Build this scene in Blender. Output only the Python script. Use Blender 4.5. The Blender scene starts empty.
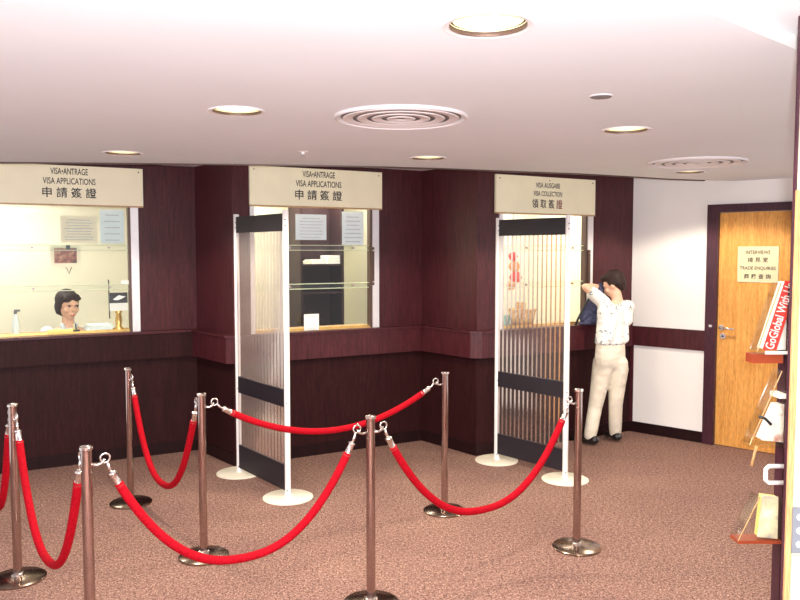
import bpy, bmesh, math, random
from mathutils import Vector, Matrix
random.seed(7)
C = bpy.context.scene.collection
S = bpy.context.scene
# ------------------------------------------------------------------ camera, world, exposure
F = 778.0; H = 1.75; PITCH = math.atan(49 / F)
cam_d = bpy.data.cameras.new('camera'); cam = bpy.data.objects.new('camera', cam_d); C.objects.link(cam)
cam_d.sensor_width = 36.0; cam_d.lens = F / 800 * 36.0; cam_d.clip_start = 0.02
cam.location = (0, 0, H); cam.rotation_euler = (math.pi / 2 - PITCH, 0, 0)
S.camera = cam
S.view_settings.view_transform = 'Standard'; S.view_settings.look = 'None'
S.view_settings.gamma = 1.0; S.view_settings.use_curve_mapping = False
S.view_settings.exposure = 0.85
w = bpy.data.worlds.new('world'); S.world = w; w.use_nodes = True
w.node_tree.nodes['Background'].inputs[0].default_value = (0.96, 0.96, 1.0, 1)
w.node_tree.nodes['Background'].inputs[1].default_value = 0.75
def lamp(name, kind, loc, energy, color=(1, 1, 1), size=0.1, rot=(0, 0, 0), **kw):
    l = bpy.data.lights.new(name, kind); l.energy = energy; l.color = color
    if kind == 'AREA':
        l.size = size
        if 'size_y' in kw: l.shape = 'RECTANGLE'; l.size_y = kw['size_y']
    else: l.shadow_soft_size = size
    if kind == 'SPOT': l.spot_size = kw.get('angle', 2.0); l.spot_blend = kw.get('blend', 0.6)
    o = bpy.data.objects.new(name, l); C.objects.link(o); o.location = loc; o.rotation_euler = rot
    return o
# the photographer's flash
lamp('camera_flash', 'POINT', (0.02, -0.05, H + 0.05), 330, (0.97, 0.97, 1.0), 0.035)

# ------------------------------------------------------------------ pixel -> place
_c, _s = math.cos(PITCH), math.sin(PITCH)
def ray(px, py):
    u = (px - 400) / F; v = (300 - py) / F
    return Vector((u, _c + v * _s, v * _c - _s))
def gz(px, py, z=0.0):
    r = ray(px, py); t = (z - H) / r.z
    return Vector((r.x * t, r.y * t, z))
def at(px, py, Y):
    r = ray(px, py); t = Y / r.y
    return Vector((r.x * t, Y, H + r.z * t))

# ------------------------------------------------------------------ materials
MATS = {}
def nodes(name):
    m = bpy.data.materials.new(name); m.use_nodes = True
    nt = m.node_tree; b = nt.nodes['Principled BSDF']; MATS[name] = m
    return m, nt, b
def mixcol(nt, fac, a, b_, kind='MIX'):
    n = nt.nodes.new('ShaderNodeMix'); n.data_type = 'RGBA'; n.blend_type = kind
    if isinstance(fac, (int, float)): n.inputs[0].default_value = fac
    else: nt.links.new(fac, n.inputs[0])
    for i, v in ((6, a), (7, b_)):
        if isinstance(v, tuple): n.inputs[i].default_value = (*v, 1)
        else: nt.links.new(v, n.inputs[i])
    return n.outputs[2]
def objcoord(nt, scale=(1, 1, 1)):
    tc = nt.nodes.new('ShaderNodeTexCoord'); mp = nt.nodes.new('ShaderNodeMapping')
    mp.inputs['Scale'].default_value = scale; nt.links.new(tc.outputs['Object'], mp.inputs[0])
    return mp.outputs[0]
def noise(nt, vec, scale, detail=2.0, rough=0.5):
    n = nt.nodes.new('ShaderNodeTexNoise'); n.inputs['Scale'].default_value = scale
    n.inputs['Detail'].default_value = detail; n.inputs['Roughness'].default_value = rough
    nt.links.new(vec, n.inputs['Vector']); return n.outputs['Fac']
def ramp(nt, fac, stops, interp='LINEAR'):
    r = nt.nodes.new('ShaderNodeValToRGB'); r.color_ramp.interpolation = interp
    e = r.color_ramp.elements
    while len(e) < len(stops): e.new(0.5)
    for k, (p, c) in enumerate(stops): e[k].position = p; e[k].color = (*c, 1)
    nt.links.new(fac, r.inputs[0]); return r.outputs[0]
def bump(nt, b, fac, strength, dist=0.002):
    n = nt.nodes.new('ShaderNodeBump'); n.inputs['Strength'].default_value = strength; n.inputs['Distance'].default_value = dist
    nt.links.new(fac, n.inputs['Height']); nt.links.new(n.outputs[0], b.inputs['Normal'])
def plain(name, col, rough=0.5, metal=0.0, var=0.06, scale=14, coat=0.0, spec=0.5):
    m, nt, b = nodes(name)
    v = objcoord(nt); f = noise(nt, v, scale, 3)
    lo = tuple(max(0, c * (1 - var)) for c in col); hi = tuple(min(1, c * (1 + var)) for c in col)
    nt.links.new(ramp(nt, f, [(0.3, lo), (0.7, hi)]), b.inputs['Base Color'])
    b.inputs['Roughness'].default_value = rough; b.inputs['Metallic'].default_value = metal
    b.inputs['Coat Weight'].default_value = coat; b.inputs['Specular IOR Level'].default_value = spec
    return m
def wood(name, dark, light, rough, grain=(9, 9, 0.7), coat=0.0, scale=6, spec=0.27):
    m, nt, b = nodes(name)
    v = objcoord(nt, grain); f = noise(nt, v, scale, 6, 0.62)
    v2 = objcoord(nt, (60, 60, 4)); f2 = noise(nt, v2, 5, 2)
    c1 = ramp(nt, f, [(0.3, dark), (0.68, light)])
    c2 = ramp(nt, f2, [(0.35, (0.72, 0.72, 0.72)), (0.65, (1.12, 1.12, 1.12))])
    nt.links.new(mixcol(nt, 1.0, c1, c2, 'MULTIPLY'), b.inputs['Base Color'])
    b.inputs['Roughness'].default_value = rough; b.inputs['Coat Weight'].default_value = coat
    b.inputs['Coat Roughness'].default_value = 0.25; b.inputs['Specular IOR Level'].default_value = spec
    bump(nt, b, f2, 0.08, 0.001)
    return m
def emit(name, col, strength):
    m, nt, b = nodes(name)
    b.inputs['Base Color'].default_value = (*col, 1); b.inputs['Emission Color'].default_value = (*col, 1)
    b.inputs['Emission Strength'].default_value = strength; return m
def clear(name, tint=(0.95, 0.97, 0.95), rough=0.02, base=0.02, edge=0.35, haze=0.0):
    m, nt, b = nodes(name); out = nt.nodes['Material Output']; nt.nodes.remove(b)
    t = nt.nodes.new('ShaderNodeBsdfTransparent'); t.inputs[0].default_value = (*tint, 1)
    g = nt.nodes.new('ShaderNodeBsdfGlossy'); g.inputs['Roughness'].default_value = rough
    fr = nt.nodes.new('ShaderNodeFresnel'); fr.inputs[0].default_value = 1.45
    mt = nt.nodes.new('ShaderNodeMath'); mt.operation = 'MULTIPLY_ADD'; mt.inputs[1].default_value = edge; mt.inputs[2].default_value = base
    nt.links.new(fr.outputs[0], mt.inputs[0])
    mx = nt.nodes.new('ShaderNodeMixShader'); nt.links.new(mt.outputs[0], mx.inputs[0])
    nt.links.new(t.outputs[0], mx.inputs[1]); nt.links.new(g.outputs[0], mx.inputs[2]); nt.links.new(mx.outputs[0], out.inputs[0])
    if haze:
        d = nt.nodes.new('ShaderNodeBsdfDiffuse'); d.inputs[0].default_value = (0.84, 0.68, 0.65, 1)  # rosy diffuse share paints flash haze and lit wood into the clear sheet
        m2 = nt.nodes.new('ShaderNodeMixShader'); m2.inputs[0].default_value = haze
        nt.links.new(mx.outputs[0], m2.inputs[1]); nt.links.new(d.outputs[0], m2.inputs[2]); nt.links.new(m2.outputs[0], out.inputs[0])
    return m
plain('ceiling_paint', (0.76, 0.80, 0.845), 0.85, var=0.015, scale=2)
plain('riser_paint', (0.86, 0.84, 0.84), 0.7, var=0.01)
plain('white_wall', (0.86, 0.83, 0.82), 0.8, var=0.015, scale=3)
plain('cream_wall', (0.88, 0.84, 0.66), 0.8, var=0.02, scale=3)
plain('booth_white', (0.84, 0.80, 0.70), 0.8, var=0.02, scale=3)
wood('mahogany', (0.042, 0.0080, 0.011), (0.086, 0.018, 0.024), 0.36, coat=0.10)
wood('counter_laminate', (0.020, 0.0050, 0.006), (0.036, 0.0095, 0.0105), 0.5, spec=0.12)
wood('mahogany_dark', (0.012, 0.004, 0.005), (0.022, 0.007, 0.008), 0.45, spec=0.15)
wood('door_wood', (0.62, 0.26, 0.055), (0.84, 0.43, 0.12), 0.42, grain=(7, 7, 0.35))
wood('frame_wood', (0.036, 0.010, 0.020), (0.075, 0.022, 0.036), 0.4, coat=0.15)
wood('tan_wood', (0.46, 0.25, 0.10), (0.60, 0.36, 0.16), 0.45)
wood('sill_wood', (0.42, 0.25, 0.12), (0.60, 0.40, 0.21), 0.35)
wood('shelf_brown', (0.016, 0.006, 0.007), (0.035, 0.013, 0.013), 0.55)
plain('chrome', (0.80, 0.74, 0.70), 0.16, 1.0, var=0.03)
plain('brushed_steel', (0.46, 0.36, 0.335), 0.085, 1.0, var=0.08, scale=30)
plain('dark_bronze', (0.33, 0.25, 0.20), 0.22, 1.0, var=0.1)
plain('aluminium', (0.80, 0.78, 0.80), 0.4, 0.35, var=0.03)
plain('white_powder', (0.82, 0.79, 0.79), 0.4, 0.1, var=0.02)
plain('cream_disc', (0.82, 0.76, 0.62), 0.5, 0.0, var=0.04)
plain('black_band', (0.014, 0.010, 0.016), 0.5, var=0.2, scale=40)
plain('sign_cream', (0.90, 0.84, 0.62), 0.55, var=0.03, scale=5)
plain('partition_cream', (0.46, 0.43, 0.31), 0.6, var=0.03, scale=6)
plain('plate_cream', (0.66, 0.59, 0.38), 0.5, var=0.04, scale=6)
plain('letter_black', (0.012, 0.010, 0.010), 0.5, var=0.0)
plain('letter_brown', (0.10, 0.05, 0.02), 0.5, var=0.0)
plain('letter_red', (0.22, 0.03, 0.03), 0.5, var=0.0)
plain('letter_white', (0.92, 0.90, 0.90), 0.5, var=0.0)
plain('paper_white', (0.82, 0.83, 0.80), 0.7, var=0.02)
plain('paper_blue', (0.78, 0.90, 0.92), 0.7, var=0.03)
plain('paper_cream', (0.92, 0.88, 0.68), 0.7, var=0.03)
plain('print_grey', (0.50, 0.54, 0.56), 0.7, var=0.1)
plain('vent_white', (0.76, 0.72, 0.73), 0.5, var=0.02)
plain('vent_grey', (0.20, 0.185, 0.19), 0.6, var=0.05)
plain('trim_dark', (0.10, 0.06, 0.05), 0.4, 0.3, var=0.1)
plain('grey_plate', (0.16, 0.17, 0.19), 0.5, 0.0, var=0.05)
plain('black_plastic', (0.02, 0.02, 0.022), 0.4, var=0.1)
plain('glass_edge', (0.55, 0.62, 0.42), 0.3, var=0.1)
plain('red_print', (0.75, 0.045, 0.04), 0.4, var=0.06)
plain('red_shelf', (0.28, 0.045, 0.016), 0.35, var=0.12)
plain('skin', (0.78, 0.47, 0.33), 0.55, var=0.06, scale=30)
plain('skin_lip', (0.55, 0.18, 0.16), 0.5, var=0.05)
plain('eye_dark', (0.02, 0.015, 0.015), 0.3, var=0.0)
plain('trouser_cloth', (0.80, 0.73, 0.60), 0.85, var=0.05, scale=20)
_nt = MATS['trouser_cloth'].node_tree; bump(_nt, _nt.nodes['Principled BSDF'], noise(_nt, objcoord(_nt, (5, 5, 9)), 1.5, 2), 0.8, 0.02)
plain('shoe_black', (0.014, 0.012, 0.013), 0.35, var=0.2)
plain('blouse_blue', (0.70, 0.78, 0.84), 0.8, var=0.05)
plain('orange_clay', (0.75, 0.30, 0.10), 0.6, var=0.15)
plain('brass', (0.75, 0.50, 0.16), 0.3, 0.8, var=0.15)
plain('teal_plastic', (0.30, 0.55, 0.55), 0.5, var=0.1)
plain('yellow_card', (0.86, 0.70, 0.22), 0.6, var=0.1)
def hairm():
    m, nt, b = nodes('hair'); v = objcoord(nt, (90, 90, 14)); f = noise(nt, v, 2, 3)
    nt.links.new(ramp(nt, f, [(0.3, (0.010, 0.006, 0.006)), (0.7, (0.045, 0.022, 0.020))]), b.inputs['Base Color'])
    b.inputs['Roughness'].default_value = 0.62; b.inputs['Specular IOR Level'].default_value = 0.25; bump(nt, b, f, 0.5, 0.004)
hairm()
def carpet():
    m, nt, b = nodes('carpet'); v = objcoord(nt)
    f = noise(nt, v, 105, 2, 0.8); g = noise(nt, v, 45, 2, 0.6); l = noise(nt, v, 1.6, 3, 0.5)
    c1 = ramp(nt, f, [(0.34, (0.078, 0.037, 0.029)), (0.5, (0.258, 0.146, 0.117)), (0.66, (0.50, 0.335, 0.285))])
    c2 = ramp(nt, g, [(0.32, (0.66, 0.63, 0.64)), (0.68, (1.28, 1.28, 1.26))])
    c3 = ramp(nt, l, [(0.3, (0.90, 0.88, 0.90)), (0.7, (1.08, 1.08, 1.05))])
    x = mixcol(nt, 1.0, c1, c2, 'MULTIPLY'); y = mixcol(nt, 1.0, x, c3, 'MULTIPLY')
    nt.links.new(y, b.inputs['Base Color']); b.inputs['Roughness'].default_value = 0.95
    b.inputs['Specular IOR Level'].default_value = 0.1
    bump(nt, b, f, 0.6, 0.004)
carpet()
def velvet():
    m, nt, b = nodes('red_velvet'); v = objcoord(nt); f = noise(nt, v, 120, 2)
    nt.links.new(ramp(nt, f, [(0.3, (0.26, 0.001, 0.006)), (0.7, (0.44, 0.002, 0.012))]), b.inputs['Base Color'])
    b.inputs['Roughness'].default_value = 0.8; b.inputs['Specular IOR Level'].default_value = 0.12
    bump(nt, b, f, 0.4, 0.002)
velvet()
def shirt():
    m, nt, b = nodes('printed_shirt'); v = objcoord(nt); f = noise(nt, v, 17, 3, 0.6); g = noise(nt, v, 60, 1)
    a = ramp(nt, f, [(0.56, (0, 0, 0)), (0.59, (1, 1, 1))]); h = ramp(nt, g, [(0.46, (0, 0, 0)), (0.52, (1, 1, 1))])
    k = mixcol(nt, 1.0, a, h, 'MULTIPLY')
    nt.links.new(mixcol(nt, k, (0.84, 0.83, 0.79), (0.22, 0.25, 0.27)), b.inputs['Base Color']); b.inputs['Roughness'].default_value = 0.85
shirt()
def navy():
    m, nt, b = nodes('navy_cloth'); v = objcoord(nt); f = noise(nt, v, 40, 3)
    nt.links.new(ramp(nt, f, [(0.3, (0.020, 0.022, 0.055)), (0.7, (0.055, 0.060, 0.13))]), b.inputs['Base Color']); b.inputs['Roughness'].default_value = 0.75
    bump(nt, b, f, 0.5, 0.005)
navy()
def photo_mat(name, cols, scale):
    m, nt, b = nodes(name); v = objcoord(nt); f = noise(nt, v, scale, 2)
    nt.links.new(ramp(nt, f, [(0.3 + 0.4 * i / max(1, len(cols) - 1), c) for i, c in enumerate(cols)]), b.inputs['Base Color']); b.inputs['Roughness'].default_value = 0.4
photo_mat('photo_print', [(0.05, 0.02, 0.02), (0.35, 0.10, 0.06), (0.55, 0.35, 0.2)], 22)
photo_mat('leaflet_print', [(0.85, 0.82, 0.75), (0.80, 0.70, 0.45), (0.30, 0.28, 0.30)], 14)
photo_mat('leaflet_speckle', [(0.86, 0.80, 0.68), (0.88, 0.84, 0.76), (0.45, 0.15, 0.10)], 20)
photo_mat('wicker', [(0.30, 0.12, 0.04), (0.70, 0.40, 0.15), (0.85, 0.60, 0.25)], 45)
clear('glass'); clear('acrylic', (0.96, 0.96, 0.95), 0.05, 0.02, 0.2)
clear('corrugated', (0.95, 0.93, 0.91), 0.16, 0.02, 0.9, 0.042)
emit('lens_glow', (0.95, 0.82, 0.46), 0.35); emit('lamp_hot', (1.0, 0.97, 0.9), 2.5)
plain('reflector', (0.85, 0.72, 0.40), 0.3, 0.4, var=0.1, scale=40)

# ------------------------------------------------------------------ mesh helpers
def place(name, bm, mat, parent=None, smooth=False, loc=None):
    me = bpy.data.meshes.new(name)
    bmesh.ops.recalc_face_normals(bm, faces=bm.faces[:])
    bm.to_mesh(me); bm.free(); me.materials.append(MATS[mat] if isinstance(mat, str) else mat)
    if smooth:
        for p in me.polygons: p.use_smooth = True
        if smooth == 'auto':
            try: me.set_sharp_from_angle(angle=math.radians(40))
            except Exception: pass
    o = bpy.data.objects.new(name, me); C.objects.link(o)
    if parent: o.parent = parent
    if loc is not None: o.location = loc
    return o
def tag(o, label, cat, group=None):
    o['label'] = label; o['category'] = cat
    if group: o['group'] = group
    return o
def thing(name, label, cat, loc=(0, 0, 0), rz=0, group=None):
    o = bpy.data.objects.new(name, None); C.objects.link(o); o.location = loc; o.rotation_euler = (0, 0, rz)
    o.empty_display_size = 0.1
    return tag(o, label, cat, group)
def struct(o, label=None):
    o['kind'] = 'structure'
    if label: o['label'] = label
    return o
def BM(): return bmesh.new()
def hexa(bm, pts):
    v = [bm.verts.new(p) for p in pts]
    for f in ((0, 1, 2, 3), (7, 6, 5, 4), (0, 4, 5, 1), (1, 5, 6, 2), (2, 6, 7, 3), (3, 7, 4, 0)): bm.faces.new([v[i] for i in f])
def box(bm, x0, x1, y0, y1, z0, z1):
    hexa(bm, [(x0, y0, z0), (x1, y0, z0), (x1, y1, z0), (x0, y1, z0), (x0, y0, z1), (x1, y0, z1), (x1, y1, z1), (x0, y1, z1)])
def prism(bm, poly, z0, z1):
    a = [bm.verts.new((p[0], p[1], z0)) for p in poly]; b = [bm.verts.new((p[0], p[1], z1)) for p in poly]; n = len(poly)
    bm.faces.new(a[::-1]); bm.faces.new(b)
    for i in range(n): bm.faces.new((a[i], a[(i + 1) % n], b[(i + 1) % n], b[i]))
def lathe(bm, prof, seg=32, c=(0, 0, 0)):
    rings = []
    for r, z in prof:
        if r < 1e-6: rings.append([bm.verts.new((c[0], c[1], c[2] + z))])
        else: rings.append([bm.verts.new((c[0] + r * math.cos(2 * math.pi * i / seg), c[1] + r * math.sin(2 * math.pi * i / seg), c[2] + z)) for i in range(seg)])
    for a, b in zip(rings, rings[1:]):
        for i in range(seg):
            j = (i + 1) % seg
            if len(a) == 1 and len(b) == 1: continue
            if len(a) == 1: bm.faces.new((a[0], b[i], b[j]))
            elif len(b) == 1: bm.faces.new((a[i], a[j], b[0]))
            else: bm.faces.new((a[i], a[j], b[j], b[i]))
def tube(bm, pts, rad, seg=12, closed=False, caps=True):
    pts = [Vector(p) for p in pts]; n = len(pts); rings = []; up = None
    for i in range(n):
        if closed: t = pts[(i + 1) % n] - pts[i - 1]
        else: t = pts[min(i + 1, n - 1)] - pts[max(i - 1, 0)]
        t.normalize()
        if up is None: up = Vector((0, 0, 1)) if abs(t.z) < 0.9 else Vector((1, 0, 0))
        a = t.cross(up)
        if a.length < 1e-4: a = t.cross(Vector((1, 0.3, 0)))
        a.normalize(); b = a.cross(t).normalized(); up = b
        r = rad[i] if isinstance(rad, (list, tuple)) else rad
        rings.append([bm.verts.new(pts[i] + a * r * math.cos(2 * math.pi * k / seg) + b * r * math.sin(2 * math.pi * k / seg)) for k in range(seg)])
    m = n if closed else n - 1
    for i in range(m):
        A, B = rings[i], rings[(i + 1) % n]
        for k in range(seg): bm.faces.new((A[k], A[(k + 1) % seg], B[(k + 1) % seg], B[k]))
    if not closed and caps: bm.faces.new(rings[0][::-1]); bm.faces.new(rings[-1])
class Wall:
    """plan line P->Q; n points into the hall"""
    def __init__(s, P, Q):
        s.P = Vector((P[0], P[1], 0)); d = Vector((Q[0], Q[1], 0)) - s.P; s.L = d.length; s.u = d / s.L
        s.n = Vector((s.u.y, -s.u.x, 0)); s.ang = math.atan2(s.u.y, s.u.x)
    def pt(s, u, n, z): return s.P + s.u * u + s.n * n + Vector((0, 0, z))
    def box(s, bm, u0, u1, n0, n1, z0, z1):
        hexa(bm, [s.pt(u0, n1, z0), s.pt(u1, n1, z0), s.pt(u1, n0, z0), s.pt(u0, n0, z0), s.pt(u0, n1, z1), s.pt(u1, n1, z1), s.pt(u1, n0, z1), s.pt(u0, n0, z1)])
    def hit(s, px, py, n=0.0):
        r = ray(px, py); o = Vector((0, 0, H)); q = s.pt(0, n, 0)
        t = (q - o).dot(s.n) / r.dot(s.n); p = o + r * t
        return (p - s.P).dot(s.u), p.z
    def matrix(s, u, n, z):
        m = Matrix((( s.u.x, 0, s.n.x, 0), (s.u.y, 0, s.n.y, 0), (0, 1, 0, 0), (0, 0, 0, 1)))   # local x=u, y=z-up, z=n
        m.translation = s.pt(u, n, z); return m
def text_mesh(name, body, height, mat, parent, mtx, width=None, extrude=0.0012):
    cu = bpy.data.curves.new(name, 'FONT'); cu.body = body; cu.size = 1.0; cu.align_x = 'CENTER'; cu.align_y = 'BOTTOM_BASELINE'; cu.resolution_u = 3; cu.offset = 0.012
    t = bpy.data.objects.new(name, cu); C.objects.link(t)
    dg = bpy.context.evaluated_depsgraph_get(); me = bpy.data.meshes.new_from_object(t.evaluated_get(dg))
    bpy.data.objects.remove(t); bpy.data.curves.remove(cu)
    xs = [v.co.x for v in me.vertices]; ys = [v.co.y for v in me.vertices]
    if not xs: return None
    sy = height / (max(ys) - min(ys)); sx = sy if width is None else width / (max(xs) - min(xs))
    cx = (max(xs) + min(xs)) / 2; y0 = min(ys)
    bm = BM(); bm.from_mesh(me); bpy.data.meshes.remove(me)
    for v in bm.verts: v.co = Vector(((v.co.x - cx) * sx, (v.co.y - y0) * sy, extrude))
    bmesh.ops.transform(bm, matrix=mtx, verts=bm.verts[:])
    return place(name, bm, mat, parent)

# ------------------------------------------------------------------ the setting
ZT = 2.475; ZC = 2.36; ZU = 2.40
C1 = gz(199, 449.5); E1 = gz(235.5, 466); C2 = gz(421.5, 440); E2 = gz(476, 455.5); C3 = gz(629, 430.5); WD = gz(713, 444.5)
d1 = Vector((math.cos(math.radians(28.4)), math.sin(math.radians(28.4)), 0)); W0 = C1 - d1 * 2.45
dr = (WD - C3).normalized(); RE = C3 + dr * 2.7
w1 = Wall(W0, C1); r1 = Wall(C1, E1); w2 = Wall(E1, C2); r2 = Wall(C2, E2); w3 = Wall(E2, C3); wr = Wall(C3, RE)
bm = BM(); box(bm, -4.6, 4.6, -3.2, 9.6, -0.05, 0)
struct(place('floor', bm, 'carpet'), 'speckled reddish brown carpet')

lights = [(488, 25), (237, 111), (626, 130), (123, 153), (428, 158), (690, 172)]
LP = [gz(x, y, ZC) for x, y in lights]; LR = 0.108
# lower hall ceiling with a gently curved far edge and cut-outs for the downlights
ra = gz(680, 0, ZC); rb = gz(797, 50, ZC); rd = (rb - ra).normalized()
edge = [gz(x, y, ZC) for x, y in ((0, 162), (100, 162.6), (193, 163.5), (290, 164.5), (370, 166), (440, 168), (500, 170.4), (580, 173.3), (640, 176.8), (670, 178.8), (705, 180))]
RP = lambda t: Vector((ra.x + rd.x * t, ra.y + rd.y * t, ZC))
nearline = [RP(3.4), RP(1.5), RP(0.3), RP(-1.2), RP(-3.0), RP(-4.9)]
outer = [Vector((-4.4, edge[0].y - 0.1, ZC))] + edge + [Vector((2.95, 6.86, ZC)), Vector((3.7, 6.25, ZC))] + nearline + [Vector((-4.4, nearline[-1].y, ZC))]
bm = BM(); ed = []
def loop(pts):
    vs = [bm.verts.new(p) for p in pts]
    for i in range(len(vs)): ed.append(bm.edges.new((vs[i], vs[(i + 1) % len(vs)])))
loop(outer)
for p in LP: loop([Vector((p.x + LR * math.cos(a * math.pi / 20), p.y + LR * math.sin(a * math.pi / 20), ZC)) for a in range(40)])
bmesh.ops.triangle_fill(bm, edges=ed, use_beauty=True)
# fascia behind the curved far edge and the riser on the hall side
n0 = len(edge)
for a, b in zip(outer[:n0 + 1], outer[1:n0 + 1]):
    q = [bm.verts.new(p) for p in (a, b, b + Vector((0, 0, ZT - ZC)), a + Vector((0, 0, ZT - ZC)))]; bm.faces.new(q)
bmx = BM()  # dark strip added to draw the shadow gap at the ceiling edge
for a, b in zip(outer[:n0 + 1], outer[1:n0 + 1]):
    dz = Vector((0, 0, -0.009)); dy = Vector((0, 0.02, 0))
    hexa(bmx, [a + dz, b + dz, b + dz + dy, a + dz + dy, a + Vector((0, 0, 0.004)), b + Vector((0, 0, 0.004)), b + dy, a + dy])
struct(place('trim_11', bmx, 'trim_dark'), 'thin dark strip standing in for the shadow line along the lower ceiling edge')
struct(place('ceiling', bm, 'ceiling_paint'), 'smooth white lower ceiling with downlights')
bm = BM()
for a, b in zip(nearline, nearline[1:]):
    q = [bm.verts.new(p) for p in (a, b, b + Vector((0, 0, ZU - ZC)), a + Vector((0, 0, ZU - ZC)))]; bm.faces.new(q)
struct(place('trim_1', bm, 'riser_paint'), 'bright white step in the ceiling')
bm = BM(); poly = [p for p in nearline] + [Vector((-4.4, nearline[-1].y, 0)), Vector((-4.4, -3.2, 0)), Vector((4.4, -3.2, 0)), Vector((4.4, nearline[0].y, 0))]
bm.faces.new([bm.verts.new((p.x, p.y, ZU)) for p in poly]); bmesh.ops.triangulate(bm, faces=bm.faces[:])
struct(place('ceiling_near', bm, 'ceiling_paint'), 'slightly higher white ceiling')
bm = BM(); box(bm, -4.6, 4.4, 5.0, 9.6, ZT, ZT + 0.05)
struct(place('ceiling_far', bm, 'ceiling_paint'), 'higher white ceiling over the counters')

# openings: (u0,u1,z0,z1)
SZ = 1.075
o1 = (w1.hit(-16, 300)[0], w1.hit(139.5, 290)[0]); o2 = (w2.hit(250.5, 290)[0], w2.hit(378.5, 290)[0]); o3 = (w3.hit(498.5, 290)[0], w3.hit(591.5, 290)[0])
HZ = 2.24; TH = 0.10
def wall_with_opening(name, W, op, label, ext0=0, ext1=0):
    bm = BM()
    W.box(bm, -ext0, W.L + ext1, -TH, 0, 0, SZ); W.box(bm, -ext0, W.L + ext1, -TH, 0, HZ, ZT)
    W.box(bm, -ext0, op[0], -TH, 0, SZ, HZ); W.box(bm, op[1], W.L + ext1, -TH, 0, SZ, HZ)
    return struct(place(name, bm, 'mahogany'), label)
wall_with_opening('wall_left', w1, o1, 'dark mahogany counter wall with service window', 1.2, 0)
wall_with_opening('wall_centre', w2, o2, 'dark mahogany counter wall in the middle bay')
wall_with_opening('wall_right', w3, o3, 'dark mahogany counter wall of the collection bay')
for nm, W in (('wall_left_return', r1), ('wall_centre_return', r2)):
    bm = BM(); W.box(bm, 0, W.L, -TH, 0, 0, ZT); struct(place(nm, bm, 'mahogany'), 'dark mahogany side of the stepped counter wall')
# white wall with the door opening
du0 = wr.hit(706.5, 300)[0]; du1 = wr.hit(717.5, 300)[0]; du2 = wr.hit(790, 300)[0]; du3 = du2 + 0.11
dtop = wr.hit(718, 212.5)[1]; ftop = wr.hit(707.5, 205)[1]
bm = BM(); wr.box(bm, 0, du1, -TH, 0, 0, ZT); wr.box(bm, du2, wr.L, -TH, 0, 0, ZT); wr.box(bm, du1, du2, -TH, 0, dtop, ZT)
struct(place('wall_far_right', bm, 'white_wall'), 'white painted wall beside the door')
# bands and skirtings along the stepped wall
PL = [W0 - d1 * 1.2, C1, E1, C2, E2, C3]; WL = [w1, r1, w2, r2, w3]
def off(i, n):
    if i == 0: return PL[0] + w1.n * n
    if i == len(PL) - 1:
        a, b = w3, wr
    else: a, b = WL[i - 1], WL[i]
    m = (a.n + b.n).normalized(); return PL[i] + m * (n / m.dot(a.n))
def band(i, n, z0, z1, bmx, cham=0.0):
    A, B = off(i, n), off(i + 1, n); poly = [PL[i], PL[i + 1]]
    if cham and i in (1, 3): poly += [off(i + 1, n) + WL[i + 1].u * cham, B - WL[i].u * cham]
    else: poly += [B]
    if cham and i in (2, 4): poly += [A + WL[i].u * cham]
    else: poly += [A]
    prism(bmx, [(p.x, p.y) for p in poly], z0, z1)
names = ['left', 'left_return', 'centre', 'centre_return', 'right']
for i in range(5):
    bm = BM(); band(i, 0.07, 0.845, 1.055, bm, 0.065)
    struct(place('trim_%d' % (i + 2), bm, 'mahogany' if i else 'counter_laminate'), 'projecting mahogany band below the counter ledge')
    bm = BM(); band(i, 0.085, 1.055, SZ, bm, 0.07)
    struct(place('trim_%d' % (i + 12), bm, 'mahogany'), 'thin mahogany counter ledge')
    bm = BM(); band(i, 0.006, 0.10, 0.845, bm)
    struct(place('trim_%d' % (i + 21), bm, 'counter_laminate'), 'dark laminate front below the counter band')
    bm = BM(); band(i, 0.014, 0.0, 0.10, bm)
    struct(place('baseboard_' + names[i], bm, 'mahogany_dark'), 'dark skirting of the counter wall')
bm = BM(); wr.box(bm, 0.0, du0, 0, 0.02, 0.845, 1.03); struct(place('trim_7', bm, 'mahogany'), 'dark wood rail across the white wall')
bm = BM(); wr.box(bm, 0.0, du0, 0, 0.014, 0, 0.10); struct(place('baseboard_far_right', bm, 'mahogany_dark'), 'dark skirting below the white wall')
bm = BM(); wr.box(bm, 0.0, 0.035, 0, 0.012, 0.10, 0.845); struct(place('trim_8', bm, 'mahogany'), 'narrow dark wood upright in the wall corner')

# door
door = bpy.data.objects.new('door_1', None); C.objects.link(door); struct(door, 'light oak veneer door with dark wood frame')
door.location = wr.pt((du1 + du2) / 2, 0, 0); bpy.context.view_layer.update()
def kid(name, bm, mat, parent, smooth=False):
    """parts are built in world space, then stored relative to the parent"""
    base = parent; off_ = Vector((0, 0, 0)); rz = 0.0
    M = Matrix.Identity(4); chain = []
    q = parent
    while q is not None: chain.append(q); q = q.parent
    for q in reversed(chain): M = M @ q.matrix_basis
    bmesh.ops.transform(bm, matrix=M.inverted(), verts=bm.verts[:])
    return place(name, bm, mat, parent, smooth)
bm = BM(); wr.box(bm, du0, du1, -0.02, 0.03, 0, ftop); kid('frame_jamb', bm, 'frame_wood', door)
bm = BM(); wr.box(bm, du2, du3, -0.02, 0.03, 0, ftop); kid('frame_jamb', bm, 'frame_wood', door)
bm = BM(); wr.box(bm, du1, du2, -0.02, 0.03, dtop, ftop); kid('frame_head', bm, 'frame_wood', door)
bm = BM(); wr.box(bm, du1 + 0.003, du2 - 0.003, -0.05, -0.008, 0.006, dtop - 0.003); leaf = kid('door_leaf', bm, 'door_wood', door)
hu, hz_ = wr.hit(721.5, 327.5); ku, kz = wr.hit(723, 336)
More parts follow.
